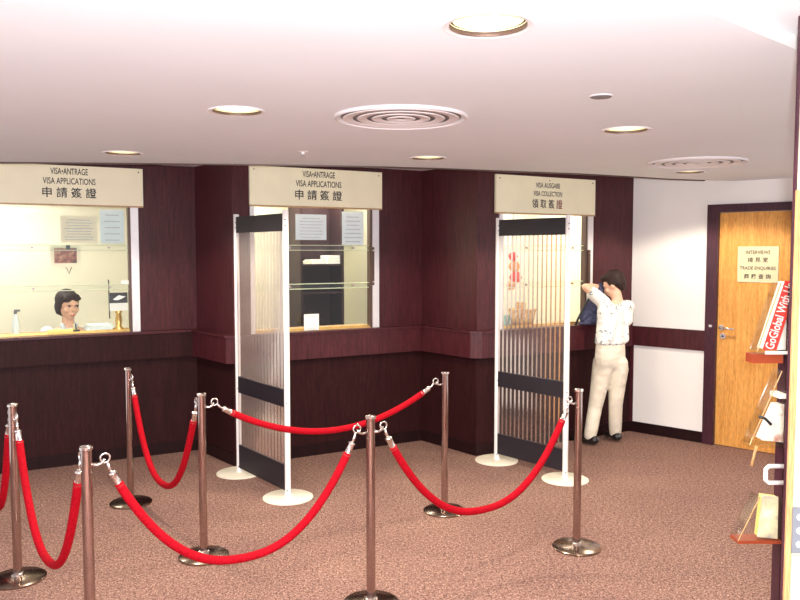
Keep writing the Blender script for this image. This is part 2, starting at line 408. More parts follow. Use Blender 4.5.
def disc_on(W, bm, u, z, r, n0, n1, seg=20):
    a = [bm.verts.new(W.pt(u + r * math.cos(2 * math.pi * i / seg), n0, z + r * math.sin(2 * math.pi * i / seg))) for i in range(seg)]
    b = [bm.verts.new(W.pt(u + r * math.cos(2 * math.pi * i / seg), n1, z + r * math.sin(2 * math.pi * i / seg))) for i in range(seg)]
    bm.faces.new(a[::-1]); bm.faces.new(b)
    for i in range(seg): j = (i + 1) % seg; bm.faces.new((a[i], a[j], b[j], b[i]))
bm = BM(); tube(bm, [wr.pt(hu, -0.008, hz_), wr.pt(hu, 0.045, hz_), wr.pt(hu + 0.012, 0.055, hz_), wr.pt(hu + 0.13, 0.055, hz_ - 0.004)], 0.010); kid('handle', bm, 'chrome', leaf, True)
bm = BM(); disc_on(wr, bm, hu, hz_, 0.024, -0.008, 0.004); kid('handle_rose', bm, 'chrome', leaf)
bm = BM(); disc_on(wr, bm, ku, kz, 0.026, -0.008, 0.006); kid('lock_rose', bm, 'chrome', leaf)
bm = BM(); disc_on(wr, bm, ku, kz, 0.009, 0.006, 0.010); kid('keyhole', bm, 'black_plastic', leaf)
bm = BM(); a = wr.hit(711.5, 325.5); wr.box(bm, a[0] - 0.012, a[0] + 0.018, 0.03, 0.036, a[1] - 0.012, a[1] + 0.01); kid('strike_plate', bm, 'chrome', door)
# door plate
a0, za = wr.hit(738, 246.5); a1, zb = wr.hit(778, 283)
pl = thing('door_sign', 'cream plate on oak door reading interviews and trade enquiries', 'sign', wr.pt((a0 + a1) / 2, -0.008, (za + zb) / 2))
bm = BM(); wr.box(bm, a0, a1, -0.008, 0.0, zb, za); kid('plate', bm, 'plate_cream', pl)
ph = za - zb; pw = a1 - a0
bpy.context.view_layer.update()
for body, fz, hh, ww in (('INTERVIEWS', 0.215, 0.105, 0.60), ('接 見 室', 0.44, 0.14, 0.50), ('TRADE ENQUIRIES', 0.665, 0.11, 0.88), ('商 務 查 詢', 0.90, 0.14, 0.66)):
    text_mesh('lettering', body, ph * hh, 'letter_black', pl, pl.matrix_basis.inverted() @ wr.matrix((a0 + a1) / 2, 0.0002, za - ph * fz), pw * ww)

# ------------------------------------------------------------------ service windows
def window(k, W, op, zs, label):
    win = bpy.data.objects.new('window_%d' % k, None); C.objects.link(win); struct(win, label)
    win.location = W.pt((op[0] + op[1]) / 2, 0, SZ)
    j = 0.062
    for s, (a, b) in enumerate(((op[0], op[0] + 0.035), (op[1] - j, op[1]))):
        bm = BM(); W.box(bm, a, b, -0.07, 0.012, SZ, HZ); kid('jamb', bm, 'aluminium', win)
    bm = BM(); W.box(bm, op[1] - j - 0.02, op[1] - j, -0.06, 0.0, SZ, HZ); kid('jamb_channel', bm, 'trim_dark', win)
    bm = BM(); W.box(bm, op[0], op[1], -0.09, 0.0, HZ - 0.05, HZ); kid('header', bm, 'sill_wood', win)
    bm = BM(); W.box(bm, op[0], op[1], -0.32, 0.0, SZ - 0.022, SZ + 0.004); kid('sill', bm, 'sill_wood', win)
    bm = BM(); W.box(bm, op[0] + 0.04, op[1] - j, -0.045, -0.035, SZ + 0.004, SZ + 0.02); kid('sill_track', bm, 'brass', win)
    zz = [SZ + 0.03] + zs + [HZ - 0.05]
    for i in range(3):
        n = -0.045 if i != 1 else -0.03
        bm = BM(); q = [bm.verts.new(W.pt(u, n, z)) for u, z in ((op[0] + 0.03, zz[i] - 0.02 * (i > 0)), (op[1] - j, zz[i] - 0.02 * (i > 0)), (op[1] - j, zz[i + 1] + 0.02 * (i < 2)), (op[0] + 0.03, zz[i + 1] + 0.02 * (i < 2)))]
        bm.faces.new(q); kid('pane', bm, 'glass', win)
    for z in zs:
        for dz in (-0.022, 0.02):
            bm = BM(); W.box(bm, op[0] + 0.035, op[1] - j, -0.048, -0.028, z + dz - 0.003, z + dz + 0.003); kid('pane_edge', bm, 'glass_edge', win)
        m = max(2, round((op[1] - op[0]) / 0.5))
        for c in range(m):
            u = op[0] + (op[1] - op[0]) * (c + 0.6) / m
            bm = BM(); disc_on(W, bm, u, z, 0.009, -0.05, -0.018, 14); kid('pane_clip', bm, 'brushed_steel', win)
    return win
z12 = w1.hit(70, 247.5)[1]; z11 = w1.hit(70, 288)[1]
window(1, w1, o1, [z11, z12], 'wide service window with stacked glass panes'); window(2, w2, o2, [z11, z12], 'service window showing a dark doorway and pale walls'); window(3, w3, o3, [z11, z12], 'collection window behind a clear screen')
def bracket(W, px, y0, y1):
    a, za_ = W.hit(px, y0); b, zb_ = W.hit(px, y1)
    return a, zb_, za_
for W, px, y0, y1, nm in ((w2, 372, 247, 285, 'middle'), (w3, 588, 250, 286, 'collection')):
    a, q0, q1 = bracket(W, px, y0, y1); bm = BM(); W.box(bm, a - 0.012, a + 0.012, -0.02, 0.022, q0, q1)
    bx = thing('pane_stop', 'dark metal pane stop on the %s window jamb' % nm, 'bracket', W.pt(a, 0.022, q0)); kid('bar', bm, 'trim_dark', bx)
    for q in (q0 + 0.03, q1 - 0.03):
        bm = BM(); disc_on(W, bm, a, q, 0.007, 0.022, 0.026, 10); kid('screw', bm, 'chrome', bx)

# rooms behind the glass
def booth(W, u0, u1, depth, side_mat, back_mat, tagname, power, ext=0):
    bm = BM(); W.box(bm, u0, u1, -depth - 0.06, -depth, 0, ZT); struct(place('wall_%s_booth_back' % tagname, bm, back_mat), 'pale back wall of the booth')
    for nm, a in (('left', u0 - 0.05), ('right', u1)):
        bm = BM(); W.box(bm, a, a + 0.05, -depth - 0.06, -TH, 0, ZT); struct(place('wall_%s_booth_%s' % (tagname, nm), bm, side_mat), 'pale side wall of the booth')
    p = W.pt((u0 + u1) / 2, -depth * 0.5, ZT - 0.09)
    t = thing('booth_ceiling_lamp', 'fluorescent ceiling panel inside the %s booth' % tagname, 'lamp', p)
    bm = BM(); W.box(bm, (u0 + u1) / 2 - 0.5, (u0 + u1) / 2 + 0.5, -depth * 0.5 - 0.15, -depth * 0.5 + 0.15, ZT - 0.05, ZT); kid('housing', bm, 'vent_white', t)
    bm = BM(); W.box(bm, (u0 + u1) / 2 - 0.48, (u0 + u1) / 2 + 0.48, -depth * 0.5 - 0.13, -depth * 0.5 + 0.13, ZT - 0.056, ZT - 0.05); kid('diffuser', bm, 'lamp_hot', t)
    lamp('booth_light', 'AREA', W.pt((u0 + u1) / 2, -depth * 0.5, ZT - 0.07), power, (1, 0.95, 0.85), 1.0, (0, 0, W.ang), size_y=0.3)
booth(w1, -0.8, w1.L - 0.12, 1.5, 'cream_wall', 'cream_wall', 'left', 17)
booth(w2, 0.12, w2.L - 0.10, 1.5, 'cream_wall', 'cream_wall', 'centre', 26)
booth(w3, 0.12, w3.L - 0.12, 1.4, 'cream_wall', 'booth_white', 'right', 15)

# ------------------------------------------------------------------ signs over the windows
def sign(W, xa, ta, ba, xb, tb, bb, lines, label, cx=None):
    n = 0.03
    u0, zt = W.hit(xa, ta, n); u1, zt1 = W.hit(xb, tb, n); zb0 = W.hit(xa, ba, n)[1]; zb1 = W.hit(xb, bb, n)[1]
    top = (zt + zt1) / 2; bot = (zb0 + zb1) / 2; hgt = top - bot; wid = u1 - u0; um = (u0 + u1) / 2
    t = thing('window_sign', label, 'sign', W.pt(um, n, bot))
    bm = BM(); W.box(bm, u0, u1, n - 0.025, n, bot, top); kid('board', bm, 'sign_cream', t)
    bm = BM(); W.box(bm, u0, u1, n - 0.025, n + 0.003, bot - 0.012, bot); kid('bottom_strip', bm, 'sill_wood', t)
    inv = t.matrix_basis.inverted()
    for body, fz, hh, ww, mt, *sh in lines:
        text_mesh('lettering', body, hgt * hh, mt, t, inv @ W.matrix(um + (sh[0] * wid if sh else 0), n + 0.0003, top - hgt * fz), wid * ww)
    for u in (u0 + 0.035, um + 0.02, u1 - 0.035):
        bm = BM(); disc_on(W, bm, u, top - 0.03, 0.006, n, n + 0.003, 10); kid('screw', bm, 'brushed_steel', t)
    return u0, u1, bot, top
app = lambda: [('VISA•ANTRAGE', 0.235, 0.165, 0.245, 'letter_black'), ('VISA APPLICATIONS', 0.485, 0.165, 0.345, 'letter_black'), ('申 請 簽 證', 0.83, 0.265, 0.355, 'letter_black')]
sign(w1, -11, 162.3, 201.5, 142.5, 168.5, 207, app(), 'cream visa applications sign above the wide window with the clerk')
sign(w2, 249.5, 164.5, 203.5, 382, 173, 209.5, app(), 'cream visa applications sign above the window with the dark doorway')
sign(w3, 496.5, 172.5, 211, 595.5, 181.5, 216, [('VISA AUSGABE', 0.30, 0.14, 0.245, 'letter_black'), ('VISA COLLECTION', 0.525, 0.135, 0.29, 'letter_black'), ('領 取 簽', 0.86, 0.25, 0.225, 'letter_black', -0.045), ('證', 0.86, 0.25, 0.062, 'letter_red', 0.118)], 'cream visa collection sign above the window behind the standing person')
sg = [o for o in bpy.data.objects if o.name.startswith('window_sign')][-1]

# ------------------------------------------------------------------ ceiling fittings
for i, p in enumerate(LP):
    lab = ['round recessed downlight beside the ceiling step, away from the air diffusers', 'round recessed downlight between the large air diffuser and the clerk window', 'round recessed downlight beside the small flush detector disc',
           'round recessed downlight in front of the sign over the clerk window', 'round recessed downlight in front of the mahogany panel between two signs', 'round recessed downlight throwing a glow on the white wall near the door'][i]
    t = thing('recessed_downlight', lab, 'light', (p.x, p.y, ZC), 0, 'recessed ceiling downlights')
    bm = BM(); lathe(bm, [(LR - 0.001, 0.0), (LR + 0.016, 0.0), (LR + 0.014, -0.006), (LR - 0.001, -0.003)], 40); place('trim_ring', bm, 'vent_white', t, 'auto')
    bm = BM(); lathe(bm, [(LR - 0.002, -0.002), (LR - 0.002, 0.012), (LR - 0.012, 0.012)], 40); place('shadow_ring', bm, 'trim_dark', t, 'auto')
    bm = BM(); lathe(bm, [(LR - 0.004, 0.010), (0.085, 0.07), (0.05, 0.085), (0, 0.085)], 40); place('reflector', bm, 'lens_glow', t, 'auto')
    for s in (-1, 1):
        bm = BM(); tube(bm, [(s * 0.022, -0.04, 0.05), (s * 0.022, 0.04, 0.05)], 0.012, 10); place('lamp_tube', bm, 'lamp_hot', t, True)
    lamp('downlight_beam', 'SPOT', (p.x, p.y, ZC - 0.02), 50, (1.0, 0.88, 0.70), 0.07, angle=2.55, blend=0.2)
for i, (x, y) in enumerate(((401, 117), (697, 162))):
    p = gz(x, y, ZC); s = (0.305, 0.325)[i]
    t = thing('air_diffuser', ['large round ceiling air diffuser with concentric rings in mid ceiling', 'round ceiling air diffuser with concentric rings near the door'][i], 'vent', (p.x, p.y, ZC), 0, 'round air diffusers')
    bm = BM(); lathe(bm, [(s, 0), (s, -0.010), (s * 0.985, -0.014), (s * 0.955, -0.012), (s * 0.945, 0)], 56); place('outer_rim', bm, 'vent_white', t, 'auto')
    bm = BM(); lathe(bm, [(s * 0.9, -0.002), (0, -0.002)], 48); place('backing', bm, 'vent_grey', t)
    for r in (0.87, 0.66, 0.44, 0.22):
        bm = BM(); a = s * r; q = s * max(r - 0.15, 0.0)
        lathe(bm, [(a, -0.008), (a - 0.004, -0.012), (q + 0.004, -0.010), (q, -0.007), (a, -0.008)] if q > 0.01 else [(a, -0.008), (a - 0.003, -0.012), (0, -0.012)], 48); place('cone_ring', bm, 'vent_white', t, 'auto')
p = gz(601, 96, ZC); t = thing('flush_detector', 'small flat grey disc set flush in the ceiling', 'detector', (p.x, p.y, ZC))
bm = BM(); lathe(bm, [(0.042, 0), (0.040, -0.006), (0, -0.007)], 28); place('cover', bm, 'vent_grey', t, 'auto')
bm = BM(); lathe(bm, [(0.047, 0), (0.047, -0.003), (0.042, -0.004)], 28); place('rim', bm, 'vent_white', t)
p = gz(303, 151.5, ZC); t = thing('sprinkler_head', 'tiny chrome sprinkler head in the ceiling above the middle window', 'sprinkler', (p.x, p.y, ZC))
bm = BM(); lathe(bm, [(0.034, 0), (0.030, -0.004), (0.012, -0.006), (0.010, -0.018), (0, -0.018)], 20); place('escutcheon', bm, 'vent_white', t, 'auto')
bm = BM(); lathe(bm, [(0.016, -0.026), (0.016, -0.028), (0, -0.028)], 16); place('deflector', bm, 'chrome', t)
bm = BM(); box(bm, -0.002, 0.002, -0.008, 0.008, -0.027, -0.017); place('frame_arm', bm, 'chrome', t)

# ------------------------------------------------------------------ stanchions and ropes
def stanchion(loc, label, hooks):
    t = thing('stanchion', label, 'stanchion', loc, 0, 'chrome rope stanchions')
    bm = BM(); lathe(bm, [(0, 0), (0.142, 0), (0.142, 0.008), (0.134, 0.014), (0.06, 0.020), (0.030, 0.026), (0, 0.026)], 48); place('base', bm, 'dark_bronze', t, 'auto')
    bm = BM(); lathe(bm, [(0.034, 0.022), (0.033, 0.034), (0.024, 0.04), (0.0225, 0.04)], 28); place('foot_collar', bm, 'chrome', t, 'auto')
    bm = BM(); lathe(bm, [(0.0225, 0.022), (0.0225, 0.93)], 28); place('pole', bm, 'brushed_steel', t, True)
    bm = BM(); lathe(bm, [(0.0225, 0.930), (0.0275, 0.934), (0.0275, 0.943), (0.023, 0.947), (0, 0.949)], 28); place('cap', bm, 'chrome', t, 'auto')
    for d in hooks:
        a = math.atan2(d.y, d.x); pts = []
        q0 = Vector((math.cos(a), math.sin(a), 0))
        bm = BM(); tube(bm, [q0 * 0.02 + Vector((0, 0, 0.865)), q0 * 0.045 + Vector((0, 0, 0.862)), q0 * 0.062 + Vector((0, 0, 0.870)), q0 * 0.070 + Vector((0, 0, 0.885))], [0.008, 0.006, 0.006, 0.005], 10); place('hook_arm', bm, 'chrome', t, True)
    return t
PA = gz(18, 579); PB = gz(86, 446, 0.947); PB.z = 0; PC = gz(131, 503); PD = gz(204, 556.5); PE = gz(371, 604); PF = gz(444.5, 511); PG = gz(576.5, 547.5)
POFF = Vector((-2.62, 4.75, 0))
def U(a, b): return (b - a).normalized()
S_ = {'A': PA, 'B': PB, 'C': PC, 'D': PD, 'E': PE, 'F': PF, 'G': PG, 'Z': POFF}
pairs = [('Z', 'A', 0.60, 'red velvet rope barely in view beyond the outer post of the deep loop'), ('A', 'B', 0.60, 'red velvet rope hanging deep between the outer post and the foreground post'), ('B', 'E', 0.525, 'long red velvet rope sagging across the foreground carpet'),
         ('C', 'D', 0.60, 'red velvet rope hanging in a narrow deep loop by the clerk counter'), ('D', 'F', 0.235, 'taut red velvet rope passing in front of the first screen'), ('E', 'G', 0.525, 'red velvet rope sagging towards the second screen')]
labs = {'A': 'chrome rope stanchion with a rope at both sides, by the picture edge counter', 'B': 'chrome rope stanchion joining the deep loop and the long foreground rope', 'C': 'chrome rope stanchion with one rope, standing close to the clerk counter',
        'D': 'chrome rope stanchion joining the narrow loop to the taut rope', 'E': 'chrome rope stanchion joining the two long sagging ropes', 'F': 'chrome rope stanchion at the end of the taut rope, before the panel corner', 'G': 'chrome rope stanchion at the end of the sagging rope, by the second screen'}
labs['A'] = 'chrome rope stanchion at the outer end of the deep loop, a rope on both sides'
hooks = {k: [] for k in S_}
for a, b, s, l in pairs: hooks[a].append(U(S_[a], S_[b])); hooks[b].append(U(S_[b], S_[a]))
for k in 'ABCDEFG': stanchion(S_[k], labs[k], hooks[k])
def rope(a, b, sag, label):
    A, B = S_[a], S_[b]; d = U(A, B); L = (B - A).length
    p0 = A + d * 0.072 + Vector((0, 0, 0.878)); p1 = B - d * 0.072 + Vector((0, 0, 0.878))
    N = 120; pts = []; k = 2.0 if sag / L < 0.35 else 2.35
    for i in range(N + 1):
        s = i / N; p = p0.lerp(p1, s); p.z -= sag * (1 - abs(2 * s - 1) ** k); pts.append(p)
    # arc length
    acc = [0]
    for i in range(N): acc.append(acc[-1] + (pts[i + 1] - pts[i]).length)
    T = acc[-1]
    def pos(x):
        for i in range(N):
            if acc[i + 1] >= x: return pts[i].lerp(pts[i + 1], (x - acc[i]) / (acc[i + 1] - acc[i] + 1e-9))
        return pts[-1]
    t = thing('velvet_rope', label, 'rope', ((A + B) / 2).to_tuple(), 0, 'red velvet ropes'); t.location.z = pos(T / 2).z - 0.02
    n = 60; bm = BM(); x0 = 0.115
    tube(bm, [pos(x0 + (T - 2 * x0) * i / n) for i in range(n + 1)], 0.0195, 14); kid('rope', bm, 'red_velvet', t, True)
    for e in (0, 1):
        g = (lambda x: pos(x)) if e == 0 else (lambda x: pos(T - x))
        bm = BM(); tube(bm, [g(0.058), g(0.064), g(0.07), g(0.12), g(0.128)], [0.012, 0.019, 0.015, 0.016, 0.0205], 14); kid('ferrule', bm, 'chrome', t, True)
        # snap hook: an eye ring and a shank
        c = g(0.0); dr_ = (g(0.06) - c).normalized(); sd = Vector((-d.y, d.x, 0)); upv = sd.cross(dr_).normalized()
        cc = c + dr_ * 0.002 + Vector((0, 0, 0.012)); ring = [cc + (dr_ * math.cos(q) + upv * math.sin(q)) * 0.019 for q in [2 * math.pi * m / 20 for m in range(20)]]
        bm = BM(); tube(bm, ring, 0.0042, 8, closed=True); tube(bm, [cc + dr_ * 0.018, g(0.035), g(0.062)], [0.005, 0.007, 0.006], 8); kid('snap_hook', bm, 'chrome', t, True)
for a, b, s, l in pairs: rope(a, b, s, l)

# ------------------------------------------------------------------ queue screens
def screen(pa, pb, za_top, label, bands):
    W = Wall(pa, pb); t = thing('queue_screen', label, 'screen', W.pt(W.L / 2, 0, 0), 0, 'clear queue screens')
    for u in (0, W.L):
        p = W.pt(u, 0, 0)
        bm = BM(); lathe(bm, [(0, 0), (0.178, 0), (0.178, 0.006), (0.168, 0.011), (0, 0.014)], 48, p); kid('foot_disc', bm, 'cream_disc', t, 'auto')
        bm = BM(); lathe(bm, [(0.021, 0.012), (0.021, za_top), (0.018, za_top + 0.005), (0, za_top + 0.005)], 20, p); post = kid('post', bm, 'white_powder', t, 'auto')
        bm = BM(); lathe(bm, [(0.026, 0.012), (0.026, 0.03), (0.021, 0.032)], 20, p); kid('post_collar', bm, 'white_powder', t, 'auto')
        for z in (za_top - 0.06, za_top - 0.10, 0.06, 0.68):
            bm = BM(); c = p - Vector((0, 0.0212, 0)) + Vector((0, 0, z)); lathe(bm, [(0.006, -0.003), (0.006, 0.003)], 8, c); kid('set_screw', bm, 'black_plastic', t)
    for z0, z1 in bands:
        bm = BM(); W.box(bm, 0.018, W.L - 0.018, -0.012, 0.012, z0, z1); kid('cross_band', bm, 'black_band', t)
    segs = [(bands[0][1], bands[1][0]), (bands[1][1], bands[2][0])]
    for z0, z1 in segs:
        bm = BM(); n = 15; fr = []; p_ = (W.L - 0.04) / n       # ribbed profile: flat ridge, steep side, flat valley, steep side
        for i in range(n):
            for f_, q in ((0.0, 0.013), (0.36, 0.013), (0.5, -0.013), (0.86, -0.013)):
                u = 0.02 + p_ * (i + f_); fr.append((bm.verts.new(W.pt(u, q, z0)), bm.verts.new(W.pt(u, q, z1))))
        u = W.L - 0.02; fr.append((bm.verts.new(W.pt(u, 0.013, z0)), bm.verts.new(W.pt(u, 0.013, z1))))
        for a, b in zip(fr, fr[1:]): bm.faces.new((a[0], b[0], b[1], a[1]))
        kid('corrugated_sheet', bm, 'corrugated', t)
def zat(px, py, P): return H + ray(px, py).z * P.y / ray(px, py).y
a = gz(239.5, 473); b = gz(288, 497.5)
def bandz(P, ys): return [zat(P[1], y, P[0]) for y in ys]
tp = zat(237, 215, a)
zz = [zat(239, y, a) for y in (217, 233, 376, 392, 444, 467)]
screen(a, b, tp, 'clear corrugated screen with white posts before the middle window', [(zz[4], zz[4] + 0.16) if False else (zz[5], zz[4]), (zz[3], zz[2]), (zz[1], zz[0])])
a = gz(496.5, 460.5); b = gz(565, 479.5)
zz = [zat(497, y, a) for y in (220, 236, 371, 386, 433, 453)]
screen(a, b, zat(497, 218.5, a), 'clear corrugated screen with white posts before the collection window', [(zz[5], zz[4]), (zz[3], zz[2]), (zz[1], zz[0])])

# ------------------------------------------------------------------ papers and things at the windows
def sheet(W, x0, y0, x1, y1, n, mat, name, label, cat, lines=0, th=0.002, group=None, lmat='print_grey'):
    u0, zt = W.hit(x0, y0, n); u1, zb_ = W.hit(x1, y1, n)
    zt = (zt + W.hit(x1, y0, n)[1]) / 2 if False else zt
    t = thing(name, label, cat, W.pt((u0 + u1) / 2, n, zb_), 0, group)
    bm = BM(); W.box(bm, u0, u1, n - th, n, zb_, zt); kid('page', bm, mat, t)
    hgt = zt - zb_; wd = u1 - u0
    rnd = random.Random(x0)
    for i in range(lines):
        z = zt - hgt * (0.16 + 0.74 * i / max(1, lines - 1)); q = rnd.uniform(0.55, 0.82) * wd
        bm = BM(); um = (u0 + u1) / 2; W.box(bm, um - q / 2, um + q / 2, n, n + 0.0006, z - hgt * 0.012, z + hgt * 0.012); kid('print_line', bm, lmat, t)
    return t
sheet(w1, 60, 215.5, 97.5, 242.5, -0.05, 'paper_cream', 'notice', 'cream notice of printed lines on the wide window', 'notice', 8)
sheet(w1, 99.5, 209.5, 124.5, 243.5, -0.05, 'paper_blue', 'notice', 'pale blue notice beside the cream notice on the wide window', 'notice', 5)
sheet(w2, 295.5, 214, 326.5, 240, -0.028, 'paper_blue', 'notice', 'pale blue landscape notice on the window with the dark doorway', 'notice', 7)
sheet(w2, 342, 211.5, 363.5, 245, -0.028, 'paper_blue', 'notice', 'tall pale notice near the jamb of the middle window', 'notice', 7)
t = sheet(w2, 304, 315, 319, 330.5, 0.03, 'paper_white', 'sill_card', 'small white card standing on the middle counter ledge', 'card', 2)
u0, z0 = w2.hit(311, 331, 0.03); bm = BM(); w2.box(bm, u0 - 0.05, u0 + 0.05, 0.0, 0.03, SZ + 0.004, SZ + 0.012); kid('foot', bm, 'paper_white', t)
t.location.z += (SZ + 0.006) - t.location.z
# photo on the wide window
t = sheet(w1, 50, 246, 81, 268, -0.062, 'paper_cream', 'photo_card', 'small framed photo hung on the wide window above the clerk', 'picture')
u0, zt = w1.hit(54, 248, -0.06); u1, zb_ = w1.hit(77, 263, -0.06); bm = BM(); w1.box(bm, u0, u1, -0.062, -0.0595, zb_, zt); kid('photo', bm, 'photo_print', t)
uu, zz_ = w1.hit(68, 247, -0.06); bm = BM(); w1.box(bm, uu - 0.015, uu + 0.015, -0.064, -0.052, zz_ - 0.02, zz_ + 0.02); kid('clip', bm, 'black_plastic', t)
uu, zz_ = w1.hit(69, 271, -0.06); bm = BM(); tube(bm, [w1.pt(uu - 0.02, -0.06, zz_ + 0.03), w1.pt(uu, -0.05, zz_ - 0.02), w1.pt(uu + 0.02, -0.06, zz_ + 0.03)], 0.005, 8); kid('hook', bm, 'chrome', t, True)
# small number tag on pane edge
sheet(w1, 121, 280.5, 131, 284, -0.02, 'paper_white', 'pane_tag', 'small white tag on the pane edge by the jamb', 'tag')
# bottle
u, _ = w1.hit(16, 331, -0.16); p = w1.pt(u, -0.16, SZ + 0.004); t = thing('spray_bottle', 'small clear spray bottle on the sill of the wide window', 'bottle', p)
bm = BM(); lathe(bm, [(0, 0), (0.028, 0), (0.030, 0.01), (0.030, 0.07), (0.022, 0.12), (0.010, 0.16), (0.010, 0.17), (0, 0.17)], 24); place('body', bm, 'paper_blue', t, True)
bm = BM(); lathe(bm, [(0.012, 0.165), (0.012, 0.19), (0, 0.195)], 16); box(bm, -0.008, 0.035, -0.006, 0.006, 0.185, 0.20); place('spray_head', bm, 'grey_plate', t)
# desk display: card on stick with gold holder
u, _ = w1.hit(119, 331, -0.14); p = w1.pt(u, -0.14, SZ + 0.004); t = thing('card_stand', 'little brass stand holding a black and white picture card', 'stand', p)
def loc_kid(name, f, mat, t_, smooth=False):
    bm = BM(); f(bm); return place(name, bm, mat, t_, smooth)
t.rotation_euler = (0, 0, w1.ang)
loc_kid('holder', lambda b: lathe(b, [(0, 0), (0.045, 0), (0.05, 0.012), (0.022, 0.03), (0.03, 0.08), (0.022, 0.14), (0.035, 0.165), (0, 0.17)], 20), 'brass', t, True)
loc_kid('card', lambda b: box(b, -0.075, 0.07, -0.034, -0.030, 0.165, 0.32), 'paper_white', t)
loc_kid('card_picture', lambda b: box(b, -0.075, 0.07, -0.036, -0.034, 0.232, 0.32), 'black_plastic', t)
def bird(b):
    pts = [(-0.05, 0.262), (-0.02, 0.285), (0.0, 0.298), (0.03, 0.29), (0.055, 0.288), (0.03, 0.272), (0.0, 0.258), (-0.025, 0.256)]
    f = [b.verts.new((x, -0.0375, z)) for x, z in pts]; b.faces.new(f)
loc_kid('card_emblem', bird, 'letter_white', t)
loc_kid('stick', lambda b: tube(b, [(-0.072, 0.0, 0.10), (-0.078, -0.02, 0.43)], 0.005, 8), 'black_plastic', t, True)
# paper stack and yellow folder on the sill
def stack(x0, x1, n, h, mat, name, label, cat):
    u0 = w1.hit(x0, 330, n)[0]; u1 = w1.hit(x1, 330, n)[0]; p = w1.pt((u0 + u1) / 2, n, SZ + 0.004); t = thing(name, label, cat, p, w1.ang)
    k = 4
    for i in range(k):
        o = 0.004 * ((i * 7) % 3 - 1); bm = BM(); box(bm, -(u1 - u0) / 2 + o, (u1 - u0) / 2 + o, -0.09, 0.09, h * i / k, h * (i + 0.92) / k); place('sheaf', bm, mat, t)
stack(88, 111, -0.19, 0.055, 'paper_blue', 'paper_stack', 'low stack of pale papers on the sill beside the clerk', 'papers')
stack(48, 77, -0.12, 0.022, 'yellow_card', 'card_folder', 'thin yellow folders on the sill before the clerk', 'folder')
u, _ = w1.hit(75, 331, -0.1); t = thing('pen_holder', 'dark pen rest with pens beside the yellow folders', 'pen holder', w1.pt(u, -0.03, SZ + 0.02), w1.ang)
loc_kid('rest', lambda b: box(b, -0.02, 0.03, -0.012, 0.015, 0.0, 0.012), 'black_plastic', t)
for k in range(2): loc_kid('pen', lambda b: tube(b, [(-0.01 + 0.012 * k, 0, 0.01), (-0.02 + 0.02 * k, 0.01, 0.06)], 0.0045, 8), ('yellow_card', 'black_plastic')[k], t, True)

# ---- inside the middle booth: a dark shelf unit in the doorway
N = -0.75
ua = w2.hit(300.5, 270, N)[0]; ub = w2.hit(344, 270, N)[0]
t = thing('shelf_unit', 'dark brown open shelf unit behind the middle window', 'shelf', w2.pt((ua + ub) / 2, N, 0))
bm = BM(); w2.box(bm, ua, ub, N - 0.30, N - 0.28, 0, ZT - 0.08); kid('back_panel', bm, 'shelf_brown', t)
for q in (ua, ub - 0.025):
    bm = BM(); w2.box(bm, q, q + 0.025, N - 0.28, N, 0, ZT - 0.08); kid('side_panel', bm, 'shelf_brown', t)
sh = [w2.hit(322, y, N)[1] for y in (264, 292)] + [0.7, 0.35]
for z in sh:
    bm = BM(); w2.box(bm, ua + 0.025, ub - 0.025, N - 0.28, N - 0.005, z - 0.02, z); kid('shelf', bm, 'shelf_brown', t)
zsh = sh[0]
for k, (x0, x1, hh, m) in enumerate(((304, 312, 0.03, 'paper_cream'), (313, 326, 0.045, 'paper_white'), (329, 341, 0.085, 'paper_white'))):
    q0 = w2.hit(x0, 262, N)[0]; q1 = w2.hit(x1, 262, N)[0]; t = thing('form_stack', ['thin stack of forms on the dark shelf unit, beside the low stack', 'low stack of white forms in the middle of the dark shelf', 'tall stack of white forms on the dark shelf'][k], 'papers', w2.pt((q0 + q1) / 2, N - 0.12, zsh), w2.ang)
    for i in range(3):
        loc_kid('sheaf', lambda b: box(b, -(q1 - q0) / 2 + 0.003 * i, (q1 - q0) / 2 - 0.002 * i, -0.10, 0.10, hh * i / 3, hh * (i + 0.9) / 3), m, t)
# ---- inside the collection booth
def basket(W, px, n, label):
    u = W.hit(px, 328, n)[0]; p = W.pt(u, n, SZ + 0.004); t = thing('wicker_basket', label, 'basket', p, W.ang)
    loc_kid('bowl', lambda b: lathe(b, [(0, 0), (0.085, 0), (0.11, 0.05), (0.125, 0.14), (0.118, 0.14), (0.10, 0.05), (0.08, 0.01), (0, 0.01)], 28), 'wicker', t, True)
    loc_kid('rim', lambda b: tube(b, [(0.122 * math.cos(a), 0.122 * math.sin(a), 0.142) for a in [2 * math.pi * i / 28 for i in range(28)]], 0.009, 8, True), 'wicker', t, True)
    for k in range(9):
        a = k * 2.4; r = 0.07 * (k % 3) / 2 + 0.01
        loc_kid('leaflet', lambda b: box(b, r * math.cos(a) - 0.025, r * math.cos(a) + 0.025, r * math.sin(a) - 0.003, r * math.sin(a) + 0.003, 0.02, 0.19 + 0.02 * (k % 3)), ('orange_clay', 'wicker', 'paper_cream')[k % 3], t)
basket(w3, 522, -0.17, 'wicker basket of leaflets on the collection window sill')
u = w3.hit(502, 329, -0.26)[0]; t = thing('tissue_box', 'pale teal tissue box on the collection window sill', 'box', w3.pt(u, -0.26, SZ + 0.004), w3.ang)
loc_kid('carton', lambda b: box(b, -0.05, 0.05, -0.05, 0.05, 0, 0.09), 'teal_plastic', t)
loc_kid('tissue', lambda b: lathe(b, [(0.03, 0.088), (0.018, 0.12), (0.028, 0.16), (0, 0.17)], 9), 'paper_white', t)
